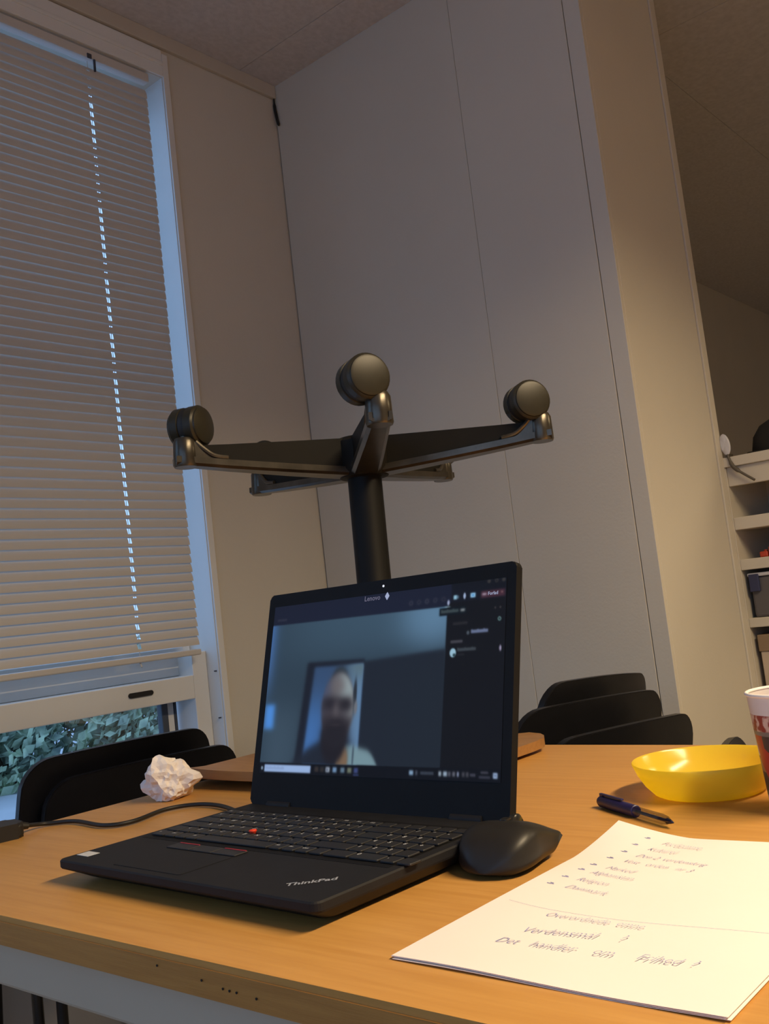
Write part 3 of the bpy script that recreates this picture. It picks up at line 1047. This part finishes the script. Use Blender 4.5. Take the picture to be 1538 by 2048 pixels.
for a, b in zip(ring_list, ring_list[1:]):
    for k in range(NR):
        bm.faces.new((a[k], a[(k + 1) % NR], b[(k + 1) % NR], b[k]))
bm.faces.new(ring_list[0][::-1])
bm.faces.new(ring_list[-1])
obj('shell', bm, 'mouse_black', ms, True, angle=50)
bm = bmesh.new()
lathe(bm, [(0.0, -0.0035), (0.0085, -0.0035), (0.0105, -0.002), (0.0105, 0.002), (0.0085, 0.0035), (0.0, 0.0035)], 24,
      Matrix.Translation((0, 0.060, 0.0235)) @ Matrix.Rotation(PI / 2, 4, 'Y'))
obj('scroll_wheel', bm, 'mouse_gloss', ms, True, angle=40)
bm = bmesh.new()
tube(bm, [(0, 0.068, 0.0256), (0, 0.077, 0.0220), (0, 0.0865, 0.0176)], 0.0008, 6)
obj('button_seam', bm, 'black_mark', ms)
bm = bmesh.new()
prism(bm, round_rect(-0.0035, 0.0035, 0.040, 0.049, 0.002, 3), 0.0325, 0.0342, 0.0006)
obj('top_button', bm, 'mouse_gloss', ms)

# ------------------------------------------------------------------ power cord and adapter
pts = [(-0.792, 0.648, 0.749), (-0.806, 0.668, 0.748), (-0.835, 0.700, 0.7435), (-0.897, 0.724, 0.7435), (-0.939, 0.722, 0.7435), (-0.958, 0.693, 0.7435), (-0.944, 0.640, 0.7435),
       (-0.965, 0.617, 0.7435), (-1.030, 0.622, 0.7435), (-1.062, 0.604, 0.7435), (-1.056, 0.577, 0.748)]
o = empty('power_adapter', (-1.062, 0.528, TZ), math.radians(80))
setm(o, 'black power adapter at the left table edge with its thin cord', 'adapter')
bm = bmesh.new()
prism(bm, round_rect(-0.048, 0.040, -0.021, 0.021, 0.008, 5), 0.0, 0.0165, 0.004, 3)
obj('housing', bm, 'cable_black', o)
bm = bmesh.new()
tube(bm, [(0.040, 0, 0.010), (0.050, 0, 0.008)], [0.005, 0.0035], 10)
obj('strain_relief', bm, 'cable_black', o)
bm = bmesh.new()
tube(bm, smooth_path(pts, 8), 0.0024, 10)
bmesh.ops.transform(bm, matrix=(Matrix.Translation((-1.062, 0.528, TZ)) @ Matrix.Rotation(math.radians(80), 4, 'Z')).inverted(), verts=bm.verts)
obj('power_cord', bm, 'cable_black', o, True, angle=60)

# ------------------------------------------------------------------ crumpled paper ball
bm = bmesh.new()
bmesh.ops.create_icosphere(bm, subdivisions=4, radius=1.0)
rb = random.Random(23)
sites = [Vector((rb.gauss(0, 1), rb.gauss(0, 1), rb.gauss(0, 1))).normalized() for _ in range(22)]
amp = [rb.uniform(0.78, 1.05) for _ in sites]
spikes = [(Vector((0.55, 0.40, 0.73)).normalized(), 0.20), (Vector((0.80, 0.58, -0.05)).normalized(), 0.34), (Vector((-0.80, -0.55, -0.2)).normalized(), 0.30), (Vector((0.1, -0.5, 0.85)).normalized(), 0.10)]
for v in bm.verts:
    d = v.co.normalized()
    r = min(min(a / max(0.30, d.dot(s)) for s, a in zip(sites, amp)), 1.20)
    r += 0.42 * (0.28 - abs(noise.noise(d * 2.4 + Vector((3, 1, 5))))) + 0.20 * (0.25 - abs(noise.noise(d * 5.2 + Vector((7, 4, 2)))))
    for sd, sa in spikes:
        r += sa * max(0, (d.dot(sd) - 0.90) / 0.10) ** 1.3
    v.co = d * r
zs = min(v.co.z for v in bm.verts)
for v in bm.verts:
    if v.co.z < zs * 0.72:
        v.co.z = zs * 0.72
zs = min(v.co.z for v in bm.verts)
k = 0.0325
for v in bm.verts:
    v.co = Vector((v.co.x * k * 0.84, v.co.y * k * 0.80, (v.co.z - zs) * k * 0.86))
o = obj('paper_ball', bm, 'paper', None, False, loc=(-1.026, 0.752, TZ + 0.0004))
setm(o, 'crumpled white paper ball at the back left of the table', 'paper')

# ------------------------------------------------------------------ sheets with notes
PW, PL = 0.2005, 0.286


def sheet_z(a, b, lift):
    d = max(0.0, 1 - math.hypot(a / 0.062, (PL - b) / 0.075))
    return lift * d ** 1.35 + 0.0006 * math.sin(7 * a / PW + 3 * b / PL)


def make_sheet(label, loc, yaw, lift, z):
    bm = bmesh.new()
    grid_surface(bm, lambda u, v: (u * PW, v * PL, sheet_z(u * PW, v * PL, lift) + 0.0007), 24, 34)
    solidify(bm, 0.0003)
    o = obj('paper_sheet', bm, 'paper', None, True, loc=(loc[0], loc[1], z), angle=40)
    o.rotation_euler = (0, 0, yaw)
    setm(o, label, 'paper', 'note sheets at the front right of the table')
    return o


make_sheet('bottom sheet of the white paper pile, edge showing lowest', (-0.3965, 0.4352), math.radians(0.0), 0.009, TZ + 0.0002)
make_sheet('middle sheet of the white paper pile, its edge between the others', (-0.3985, 0.4368), math.radians(-0.6), 0.0095, TZ + 0.0009)
top_sheet = make_sheet('top white sheet with handwritten notes beside the mouse', (-0.3975, 0.4360), math.radians(-0.4), 0.010, TZ + 0.0016)


def note(s, a, b, size, yaw=-12, gap=1.0):
    bm = bmesh.new()
    add_mesh(bm, text_mesh(s, size, shear=0.35, offset=-0.00014), Matrix.Translation((a, b, sheet_z(a, b, 0.010) + 0.00108)) @ Matrix.Rotation(math.radians(yaw), 4, 'Z') @ Matrix.Diagonal((gap, 1, 1, 1)))
    obj('handwriting', bm, 'ink_violet', top_sheet)


for a, b, s, g_ in ((0.0466, 0.2605, 'Fordomme', 0.82), (0.0425, 0.2450, 'Kulturel', 0.80), (0.0412, 0.2280, 'Den 2. verdenskrig', 0.82), (0.0385, 0.2124, 'Vest   orden   nr 3', 0.82),
                    (0.0352, 0.1930, 'Marked', 0.85), (0.0305, 0.1792, 'Afghanistan', 0.85), (0.0295, 0.1618, 'Religion', 0.90), (0.0304, 0.1445, 'Danmark', 1.0)):
    note(s, a, b, 0.0092, -10, g_)
for a, b in ((0.0331, 0.2664), (0.0308, 0.2500), (0.0297, 0.2340), (0.0265, 0.2180), (0.0234, 0.1985), (0.0212, 0.1850), (0.0192, 0.1658), (0.0177, 0.1485)):
    bm = bmesh.new()
    za = sheet_z(a, b, 0.010) + 0.0010
    tube(bm, [(a - 0.003, b + 0.0008, za), (a, b, za + 0.0001), (a + 0.003, b - 0.0002, za)], 0.00022, 5)
    tube(bm, [(a - 0.001, b + 0.0022, za), (a + 0.002, b + 0.0014, za)], 0.0002, 5)
    obj('bullet_mark', bm, 'ink_violet', top_sheet)
bm = bmesh.new()
tube(bm, smooth_path([(a, b, sheet_z(a, b, 0.010) + 0.0010) for a, b in ((0.0107, 0.1082), (0.03, 0.1035), (0.0506, 0.1009), (0.085, 0.1006), (0.1171, 0.1024), (0.16, 0.1055), (0.199, 0.108))], 4), 0.00007, 5)
obj('ruled_line', bm, 'ink_violet', top_sheet)
note('Overordnede  emne', 0.0482, 0.0900, 0.0095, 0, 0.84)
note('Verdensm\u00e5l     ?', 0.0500, 0.0600, 0.0115, 8, 0.86)
note('Det   handler    om     Frihed  ?', 0.0450, 0.0400, 0.0112, 4, 0.84)

# ------------------------------------------------------------------ pen
pen = empty('ballpoint_pen', (-0.461, 0.812, TZ), math.atan2(-0.060, 0.097))
setm(pen, 'ballpoint pen with dark blue cap and clear barrel', 'pen')
R90 = Matrix.Rotation(PI / 2, 4, 'Y')
bm = bmesh.new()
lathe(bm, [(0, 0), (0.0042, 0.0005), (0.0052, 0.003), (0.0054, 0.030), (0.0052, 0.060), (0.0046, 0.0605), (0, 0.0605)], 18, Matrix.Translation((0, 0, 0.0055)) @ R90)
cap = obj('cap', bm, 'pen_blue', pen, True, angle=40)
obj('clip', B(0.002, 0.040, -0.0015, 0.0015, 0.0115, 0.0130, bev=0.0005), 'pen_blue', cap)
obj('clip_root', B(0.002, 0.007, -0.0015, 0.0015, 0.009, 0.0125, bev=0.0005), 'pen_blue', cap)
bm = bmesh.new()
lathe(bm, [(0.0043, 0.0600), (0.0043, 0.100), (0.0036, 0.106), (0.0020, 0.110), (0.0012, 0.1135)], 16, Matrix.Translation((0, 0, 0.0055)) @ R90)
obj('barrel', bm, 'pen_clear', pen, True)
bm = bmesh.new()
tube(bm, [(0.058, 0, 0.0055), (0.108, 0, 0.0052)], 0.0015, 8)
obj('refill', bm, 'pen_ink', pen, True)
bm = bmesh.new()
lathe(bm, [(0.0024, 0.107), (0.0018, 0.111), (0.0006, 0.1155), (0, 0.1158)], 12, Matrix.Translation((0, 0, 0.0052)) @ R90)
obj('tip', bm, 'pen_ink', pen, True)

# ------------------------------------------------------------------ yellow bowl
bm = bmesh.new()
lathe(bm, [(0, 0.0015), (0.042, 0.0015), (0.0475, 0.0035), (0.055, 0.0105), (0.0615, 0.020), (0.0655, 0.0292), (0.0668, 0.0308), (0.0674, 0.0298),
           (0.0635, 0.0198), (0.0572, 0.0092), (0.0500, 0.0015), (0.047, 0.0), (0, 0.0)], 64)
o = obj('plastic_bowl', bm, 'bowl_yellow', None, True, loc=(-0.3890, 0.889, TZ + 0.0003), angle=60)
setm(o, 'translucent yellow plastic bowl beside the paper cup', 'bowl')

# ------------------------------------------------------------------ paper cup
cup = empty('paper_cup', (-0.2795, 0.838, TZ))
setm(cup, 'white paper cup with a red festive print, cut by the right edge', 'cup')
bm = bmesh.new()
lathe(bm, [(0, 0.004), (0.0320, 0.004), (0.0322, 0.0), (0.0332, 0.0), (0.0395, 0.097), (0.0385, 0.097), (0.0322, 0.006), (0, 0.006)], 48)
obj('cup_body', bm, 'cup_print', cup, True, angle=40)
bm = bmesh.new()
for k in range(1):
    n, m_ = 48, 8
    vs = [[bm.verts.new(((0.0395 + 0.0016 * math.cos(2 * PI * j / m_)) * math.cos(2 * PI * i / n), (0.0395 + 0.0016 * math.cos(2 * PI * j / m_)) * math.sin(2 * PI * i / n), 0.0970 + 0.0016 * math.sin(2 * PI * j / m_))) for j in range(m_)] for i in range(n)]
    for i in range(n):
        for j in range(m_):
            bm.faces.new((vs[i][j], vs[(i + 1) % n][j], vs[(i + 1) % n][(j + 1) % m_], vs[i][(j + 1) % m_]))
obj('rolled_rim', bm, 'paper', cup, True)

# ------------------------------------------------------------------ swivel chair standing upside down on the table
HX, HY, HZ = -0.8665, 0.991, 1.1535
ch = empty('swivel_chair', (HX, HY, TZ))
setm(ch, 'swivel chair with wooden seat set upside down on the table', 'chair')
hz = HZ - TZ
# plywood seat, front lip bent up
bm = bmesh.new()
SX0, SX1, SYA, SYB = -1.105 - HX, -0.682 - HX, 0.806 - HY, 1.112 - HY


def seat_f(u, v):
    r = 0.042
    y = SYA + v * (SYB - SYA)
    inset = 0.0
    for d in (y - SYA, SYB - y):
        if d < r:
            inset = max(inset, r - math.sqrt(max(0, r * r - (r - d) ** 2)))
    x = (SX0 + inset) + u * ((SX1 - inset) - (SX0 + inset))
    z = 0.0008 + 0.0120 * max(0, 1 - v / 0.22) ** 1.6 + 0.004 * (2 * u - 1) ** 4 + 0.003 * max(0, (v - 0.8) / 0.2) ** 2
    return (x, y, z)


vv_ = [0, 0.012, 0.03, 0.06, 0.1, 0.15, 0.22, 0.32, 0.45, 0.6, 0.72, 0.82, 0.9, 0.95, 0.98, 1.0]
vsl = [[bm.verts.new(seat_f(i / 20, v)) for v in vv_] for i in range(21)]
for i in range(20):
    for j in range(len(vv_) - 1):
        bm.faces.new((vsl[i][j], vsl[i + 1][j], vsl[i + 1][j + 1], vsl[i][j + 1]))
bmesh.ops.recalc_face_normals(bm, faces=bm.faces)
ext = bmesh.ops.extrude_face_region(bm, geom=list(bm.faces))
bmesh.ops.translate(bm, vec=(0, 0, 0.0115), verts=[v for v in ext['geom'] if isinstance(v, bmesh.types.BMVert)])
obj('seat', bm, 'ply_seat', ch, True, angle=45)
obj('mount_plate', B(-0.085, 0.085, -0.085, 0.085, 0.0125, 0.030, bev=0.006), 'base_dark', ch)
bm = bmesh.new()
lathe(bm, [(0, 0.028), (0.026, 0.028), (0.026, 0.06), (0.0235, 0.064), (0.0235, hz + 0.02), (0, hz + 0.02)], 28)
TILT = Matrix.Rotation(-0.033, 4, 'X')
obj('gas_column', bm, 'column_black', ch, True, angle=40).matrix_local = TILT
bm = bmesh.new()
lathe(bm, [(0.020, hz - 0.030), (0.033, hz - 0.028), (0.040, hz - 0.018), (0.040, hz + 0.020), (0.034, hz + 0.026), (0, hz + 0.026)], 32)
obj('hub', bm, 'base_dark', ch, True, angle=40).matrix_local = TILT
PH = 4.2648
RB = 0.245
axles = [math.radians(18), math.radians(-24), math.radians(-33), math.radians(40), math.radians(-70)]


def arm_bm(which):
    """local: x outwards from the hub axis"""
    bm = bmesh.new()
    if which == 'rail':
        # bright outer channel: lower flange, slightly rising, swept up at the end
        prof = [(0.030, -0.027), (0.10, -0.022), (0.19, -0.0145), (RB - 0.010, -0.0100), (RB + 0.014, -0.0085)]
        half = [0.020, 0.0180, 0.0150, 0.0135, 0.0135]
        for sgn in (-1, 1):
            rows_ = []
            for (x, z), w in zip(prof, half):
                rows_.append([bm.verts.new((x, sgn * (w - 0.0045), z)), bm.verts.new((x, sgn * w, z + 0.003)), bm.verts.new((x, sgn * w, z + 0.011)), bm.verts.new((x, sgn * (w - 0.004), z + 0.011))])
            for a, b in zip(rows_, rows_[1:]):
                for k in range(4):
                    bm.faces.new((a[k], a[(k + 1) % 4], b[(k + 1) % 4], b[k]))
            bm.faces.new(rows_[0])
            bm.faces.new(rows_[-1])
        rows_ = [[bm.verts.new((x, -w + 0.0046, z)), bm.verts.new((x, w - 0.0046, z)), bm.verts.new((x, w - 0.0046, z + 0.004)), bm.verts.new((x, -w + 0.0046, z + 0.004))] for (x, z), w in zip(prof, half)]
        for a, b in zip(rows_, rows_[1:]):
            for k in range(4):
                bm.faces.new((a[k], a[(k + 1) % 4], b[(k + 1) % 4], b[k]))
        bm.faces.new(rows_[0])
        bm.faces.new(rows_[-1])
    elif which == 'web':
        prof = [(0.030, -0.020, 0.024), (0.10, -0.016, 0.021), (0.19, -0.009, 0.0175), (RB - 0.016, -0.005, 0.0165)]
        half = [0.0155, 0.0135, 0.0108, 0.0095]
        rows_ = [[bm.verts.new((x, -w, z0)), bm.verts.new((x, w, z0)), bm.verts.new((x, w, z1)), bm.verts.new((x, -w, z1))] for (x, z0, z1), w in zip(prof, half)]
        for a, b in zip(rows_, rows_[1:]):
            for k in range(4):
                bm.faces.new((a[k], a[(k + 1) % 4], b[(k + 1) % 4], b[k]))
        bm.faces.new(rows_[0])
        bm.faces.new(rows_[-1])
    elif which == 'socket':
        lathe(bm, [(0.0, -0.0105), (0.0148, -0.0105), (0.0160, -0.008), (0.0150, 0.022), (0.0125, 0.027), (0.0, 0.027)], 22, Matrix.Translation((RB, 0, 0)))
        # swept fillet from the flange up to the socket
        for sgn in (-1, 1):
            pts_ = smooth_path([(RB - 0.052, sgn * 0.0125, -0.0005), (RB - 0.034, sgn * 0.0122, 0.0025), (RB - 0.022, sgn * 0.0115, 0.011), (RB - 0.012, sgn * 0.0095, 0.021)], 4)
            tube(bm, pts_, 0.0030, 8)
        tri = [(RB - 0.040, -0.004), (RB - 0.008, -0.008), (RB - 0.008, 0.022), (RB - 0.020, 0.012), (RB - 0.030, 0.002)]
        a = [bm.verts.new((x, -0.0118, z)) for x, z in tri]
        b = [bm.verts.new((x, 0.0118, z)) for x, z in tri]
        bm.faces.new(a[::-1])
        bm.faces.new(b)
        for k in range(len(tri)):
            bm.faces.new((a[k], a[(k + 1) % len(tri)], b[(k + 1) % len(tri)], b[k]))
    return bm


def mesh_of(bm, name, m, angle=40):
    me = bpy.data.meshes.new(name)
    bmesh.ops.recalc_face_normals(bm, faces=bm.faces)
    bm.to_mesh(me)
    bm.free()
    for p in me.polygons:
        p.use_smooth = True
    me.set_sharp_from_angle(angle=math.radians(angle))
    me.materials.append(MAT[m])
    return me


rail_me = mesh_of(arm_bm('rail'), 'leg', 'base_metal', 30)
web_me = mesh_of(arm_bm('web'), 'leg_core', 'base_dark', 30)
sock_me = mesh_of(arm_bm('socket'), 'caster_socket', 'base_metal', 35)
CR = 0.0268
bm = bmesh.new()
lathe(bm, [(0, 0.0215), (0.0205, 0.0215), (0.0235, 0.0205), (0.0240, 0.0185), (0.0250, 0.0180), (CR, 0.0160), (CR, 0.0050), (0.024, 0.0040), (0, 0.0040)], 32, Matrix.Rotation(PI / 2, 4, 'Y'))
wheel_me = mesh_of(bm, 'wheel', 'caster_plastic', 30)
bm = bmesh.new()
lathe(bm, [(0, -0.0042), (0.0255, -0.0042), (0.0262, 0.0), (0.0255, 0.0042), (0, 0.0042)], 28, Matrix.Rotation(PI / 2, 4, 'Y'))
hood_me = mesh_of(bm, 'caster_hood', 'caster_tread', 30)
bm = bmesh.new()
tube(bm, [(0, 0, -0.012), (0, 0, 0.012)], 0.0055, 12)
stem_me = mesh_of(bm, 'caster_stem', 'base_metal', 40)
for k in range(5):
    a = PH + k * 2 * PI / 5
    lg = inst('leg', rail_me, ch)
    lg.matrix_local = TILT @ Matrix.Translation((0, 0, hz)) @ Matrix.Rotation(a, 4, 'Z')
    inst('leg_core', web_me, lg)
    inst('caster_socket', sock_me, lg)
    ca = axles[k]
    trail = Vector((-math.sin(ca), math.cos(ca), 0)) * 0.016
    if k in (1, 2):
        trail = Vector((-0.755, -0.645, 0)) * 0.015
    tip = Vector((RB * math.cos(a), RB * math.sin(a), hz + 0.026))
    cst = empty('caster', tip, 0.0, ch)
    cst.matrix_local = TILT @ Matrix.Translation(tip)
    inst('caster_stem', stem_me, cst, (0, 0, 0.006))
    cc = Vector((trail.x, trail.y, CR - 0.0085))
    inst('caster_hood', hood_me, cst, cc, (0, 0, ca))
    inst('wheel', wheel_me, cst, cc, (0, 0, ca))
    inst('wheel', wheel_me, cst, cc, (0, 0, ca + PI))

# ------------------------------------------------------------------ black shell chairs
CHH = 0.725


def shell_chair_parts():
    parts = {}
    # backrest: local origin at the foot of the top edge; faces -x
    bm = bmesh.new()
    hw, zt, zb_, r = 0.188, CHH, 0.47, 0.050

    def f(u, v):
        z = zb_ + v * (zt - zb_)
        w = hw + 0.012 * (1 - v)
        d = zt - z
        if d < r:
            w -= r - math.sqrt(max(0, r * r - (r - d) ** 2))
        y = (2 * u - 1) * w
        zz = z + 0.003 * v * (1 - ((2 * u - 1)) ** 2)
        x = -0.055 * (1 - v) - 0.030 * (1 - ((2 * u - 1)) ** 2) * 0.0 + 0.020 * (y / hw) ** 2 * -1.0
        return (x, y, zz)
    vl = [0, 0.2, 0.4, 0.55, 0.68, 0.78, 0.84, 0.89, 0.93, 0.96, 0.98, 0.993, 1.0]
    g_ = [[bm.verts.new(f(i / 18, v)) for v in vl] for i in range(19)]
    for i in range(18):
        for j in range(len(vl) - 1):
            bm.faces.new((g_[i][j], g_[i + 1][j], g_[i + 1][j + 1], g_[i][j + 1]))
    bmesh.ops.recalc_face_normals(bm, faces=bm.faces)
    e = bmesh.ops.extrude_face_region(bm, geom=list(bm.faces))
    bmesh.ops.translate(bm, vec=(-0.014, 0, 0.001), verts=[v for v in e['geom'] if isinstance(v, bmesh.types.BMVert)])
    bmesh.ops.remove_doubles(bm, verts=bm.verts, dist=0.0004)
    bd = [ed for ed in bm.edges if len(ed.link_faces) == 2 and ed.calc_face_angle(0) > 0.9]
    bmesh.ops.bevel(bm, geom=bd, offset=0.003, segments=2, affect='EDGES', clamp_overlap=True)
    parts['backrest'] = mesh_of(bm, 'backrest', 'chair_plastic', 50)
    bm = bmesh.new()
    prism(bm, round_rect(-0.345, -0.060, -0.185, 0.185, 0.05, 6), 0.425, 0.440, 0.004)
    parts['seat'] = mesh_of(bm, 'seat', 'chair_plastic', 40)
    for sgn, nm in ((-1, 'bracket_a'), (1, 'bracket_b')):
        bm = bmesh.new()
        tube(bm, [(-0.085, sgn * 0.12, 0.430), (-0.062, sgn * 0.12, 0.445), (-0.064, sgn * 0.12, 0.52)], 0.008, 8)
        parts[nm] = mesh_of(bm, 'back_bracket', 'chair_steel', 40)
    for i, (x, y, dx) in enumerate(((-0.33, -0.165, -0.006), (-0.33, 0.165, -0.006), (-0.08, -0.165, 0.03), (-0.08, 0.165, 0.03))):
        bm = bmesh.new()
        tube(bm, [(x + dx, y * 1.08, 0.0), (x, y, 0.428)], 0.009, 10)
        parts['leg%d' % i] = mesh_of(bm, 'leg', 'chair_steel', 40)
    return parts


CP = shell_chair_parts()


def chair(label, x, y, yaw, dz=0.0, roll=0.0, group=None, zs=1.0):
    e = empty('stacking_chair', (x, y, dz))
    e.rotation_euler = (roll, 0, yaw)
    e.scale = (1, 1, zs)
    setm(e, label, 'chair', group)
    for k_, me_ in CP.items():
        inst({'bracket_a': 'back_bracket', 'bracket_b': 'back_bracket'}.get(k_, 'leg' if k_.startswith('leg') else k_), me_, e)
    return e


GL, GR = 'black chairs stacked at the window', 'black chairs stacked by the back wall'
chair('black plastic chair by the window, upper and rear one of two', -1.475, 1.010, math.radians(-2), 0.040, 0.0, GL)
chair('black plastic chair by the window, lower and nearer one of two', -1.435, 1.030, math.radians(-5), 0.006, 0.0, GL)
chair('highest of three black chair backs beside the laptop screen', -0.850, 1.545, math.radians(0), 0.054, math.radians(-4.0), GR)
chair('middle one of three black chair backs beside the laptop screen', -0.812, 1.460, math.radians(-11), 0.028, math.radians(-2.0), GR)
chair('lowest and nearest of three black chair backs behind the table', -0.738, 1.426, math.radians(-10), 0.0, math.radians(-1.7), GR, 0.986)
chair('black chair whose back edge peeps over the table behind the yellow bowl', -0.592, 1.400, math.radians(200), 0.0, 0.0, None, 0.936)

# ------------------------------------------------------------------ shelf unit behind the return wall
BKX0, BKX1, BKY0, BKY1 = -0.886, 0.10, 2.346, 2.62
bc = empty('shelf_unit', ((BKX0 + BKX1) / 2, (BKY0 + BKY1) / 2, 0))
setm(bc, 'low white shelf unit with narrow compartments beyond the wall end', 'shelf')
ox, oy = -(BKX0 + BKX1) / 2, -(BKY0 + BKY1) / 2


def bpart(name, m, x0, x1, y0, y1, z0, z1, bev=0.0015):
    return obj(name, B(x0 + ox, x1 + ox, y0 + oy, y1 + oy, z0, z1, bev=bev), m, bc)


bpart('side_panel', 'shelf_white', BKX0, BKX0 + 0.018, BKY0, BKY1, 0, 1.19)
bpart('side_panel', 'shelf_white', BKX1 - 0.018, BKX1, BKY0, BKY1, 0, 1.19)
bpart('back_panel', 'shelf_white', BKX0 + 0.018, BKX1 - 0.018, BKY1 - 0.008, BKY1, 0.02, 1.19)
bpart('top_board', 'shelf_white', BKX0, BKX1, BKY0 - 0.004, BKY1, 1.190, 1.214)
bpart('fascia', 'shelf_white', BKX0 + 0.018, BKX1 - 0.018, BKY0 + 0.006, BKY0 + 0.022, 1.143, 1.190)
for z0, z1 in ((1.036, 1.066), (0.938, 0.964), (0.800, 0.822), (0.610, 0.636), (0.42, 0.446), (0.22, 0.246), (0.03, 0.056)):
    bpart('shelf_board', 'shelf_white', BKX0 + 0.018, BKX1 - 0.018, BKY0 + 0.002, BKY1 - 0.008, z0, z1)

# things in and on it
for k, (x, w, h_) in enumerate(((-0.820, 0.020, 0.014), (-0.794, 0.028, 0.024), (-0.762, 0.026, 0.030))):
    o = empty('toy_block', (x, 2.40, 0.964))
    bm = bmesh.new()
    box(bm, -w / 2, w / 2, -0.02, 0.02, 0.0, h_, bev=0.003)
    obj('block_body', bm, 'toy_red', o)
    bm = bmesh.new()
    lathe(bm, [(0, h_), (w * 0.22, h_), (w * 0.22, h_ + 0.004), (0, h_ + 0.004)], 14)
    obj('stud', bm, 'toy_red', o)
    setm(o, ['leftmost and lowest red toy block on the shelf', 'middle red toy block on the shelf', 'rightmost red toy block on the shelf at the picture edge'][k], 'toy block', 'red toy blocks on the shelf')
o = empty('storage_box', (-0.745, 2.45, 0.822))
setm(o, 'grey translucent storage box with dark blue clips on the shelf', 'box')
obj('box_body', B(-0.112, 0.112, -0.085, 0.085, 0.0, 0.098, bev=0.006), 'box_plastic', o)
obj('lid', B(-0.116, 0.116, -0.09, 0.09, 0.098, 0.107, bev=0.003), 'lamp_white', o)
for x in (-0.100, -0.028, 0.07):
    obj('clip', B(x - 0.012, x + 0.012, -0.094, -0.086, 0.062, 0.104, bev=0.002), 'clip_blue', o)
o = empty('cardboard_box', (-0.750, 2.46, 0.636))
setm(o, 'beige cardboard box with a brown lid on the lower shelf', 'box')
obj('box_body', B(-0.105, 0.105, -0.10, 0.10, 0.0, 0.105, bev=0.002), 'card_beige', o)
obj('lid', B(-0.108, 0.108, -0.103, 0.103, 0.105, 0.145, bev=0.002), 'card_brown', o)
o = empty('cap', (-0.742, 2.43, 1.214))
setm(o, 'black cap lying on top of the shelf unit', 'cap')
bm = bmesh.new()
lathe(bm, [(0.078, 0.0), (0.080, 0.012), (0.074, 0.042), (0.056, 0.068), (0.030, 0.082), (0, 0.086)], 28)
solidify(bm, 0.002)
obj('crown', bm, 'cap_black', o, True, angle=60)
bm = bmesh.new()
prism(bm, [(0.075 * math.cos(a), -0.05 + 0.075 * math.sin(a) * 1.25) for a in [PI + PI * k / 14 for k in range(15)]], 0.0, 0.004, 0.001)
for v in bm.verts:
    v.co.y = max(v.co.y, -0.078)
obj('brim', bm, 'cap_black', o)
o = empty('clip_lamp', (-0.858, 2.352, 1.214))
setm(o, 'small clip lamp with a pale oval head on the shelf corner', 'lamp')
bm = bmesh.new()
lathe(bm, [(0, -0.003), (0.8, -0.003), (1.0, 0.0), (0.9, 0.003), (0, 0.004)], 28)
for v in bm.verts:
    v.co = Vector((v.co.x * 0.0125, v.co.z, v.co.y * 0.0265))
bmesh.ops.transform(bm, matrix=Matrix.Translation((0.0, -0.012, 0.031)) @ Matrix.Rotation(math.radians(-6), 4, 'Y'), verts=bm.verts)
obj('lamp_head', bm, 'lamp_white', o, True, angle=40)
bm = bmesh.new()
tube(bm, smooth_path([(0.002, -0.011, 0.006), (0.010, -0.012, -0.022), (0.026, -0.012, -0.040), (0.058, -0.012, -0.066)], 5), [0.0035] * 4 + [0.005] * 6 + [0.003] * 6, 8)
obj('lamp_arm', bm, 'lamp_arm', o, True)
obj('clamp', B(-0.006, 0.006, -0.012, 0.016, 0.0002, 0.008, bev=0.001), 'lamp_arm', o)


# ------------------------------------------------------------------ ceiling luminaires (right of the picture)
def luminaire(label, x, y, z, watts, length, yaw):
    e = empty('ceiling_luminaire', (x, y, z), yaw)
    setm(e, label, 'lamp', 'warm tube lamps of the room')
    obj('housing', B(-0.09, 0.09, -length / 2 - 0.03, length / 2 + 0.03, 0.012, 0.06, bev=0.006), 'lamp_housing', e)
    obj('diffuser', B(-0.075, 0.075, -length / 2, length / 2, 0.0, 0.0118, bev=0.003), 'tube_glow', e)
    for s in (-1, 1):
        bm = bmesh.new()
        tube(bm, [(0, s * length * 0.4, 0.06), (0, s * length * 0.4, CZ - z)], 0.004, 8)
        obj('rod', bm, 'lamp_housing', e)
    L = bpy.data.lights.new('tube_light', 'AREA')
    L.shape = 'RECTANGLE'
    L.size, L.size_y = 0.15, length
    L.energy = watts
    L.color = LAMP_COLOR
    L.spread = LAMP_SPREAD
    lo_ = bpy.data.objects.new('tube_light', L)
    lo_.location = (0, 0, -0.004)
    link(lo_, e)


luminaire('warm tube lamp hanging right of the table', 0.80, 0.90, 2.25, LAMP_TABLE_W, 1.15, 0.0)
luminaire('warm tube lamp hanging beyond the shelf unit', 1.30, 3.60, 2.30, LAMP_FAR_W, 1.15, 0.0)
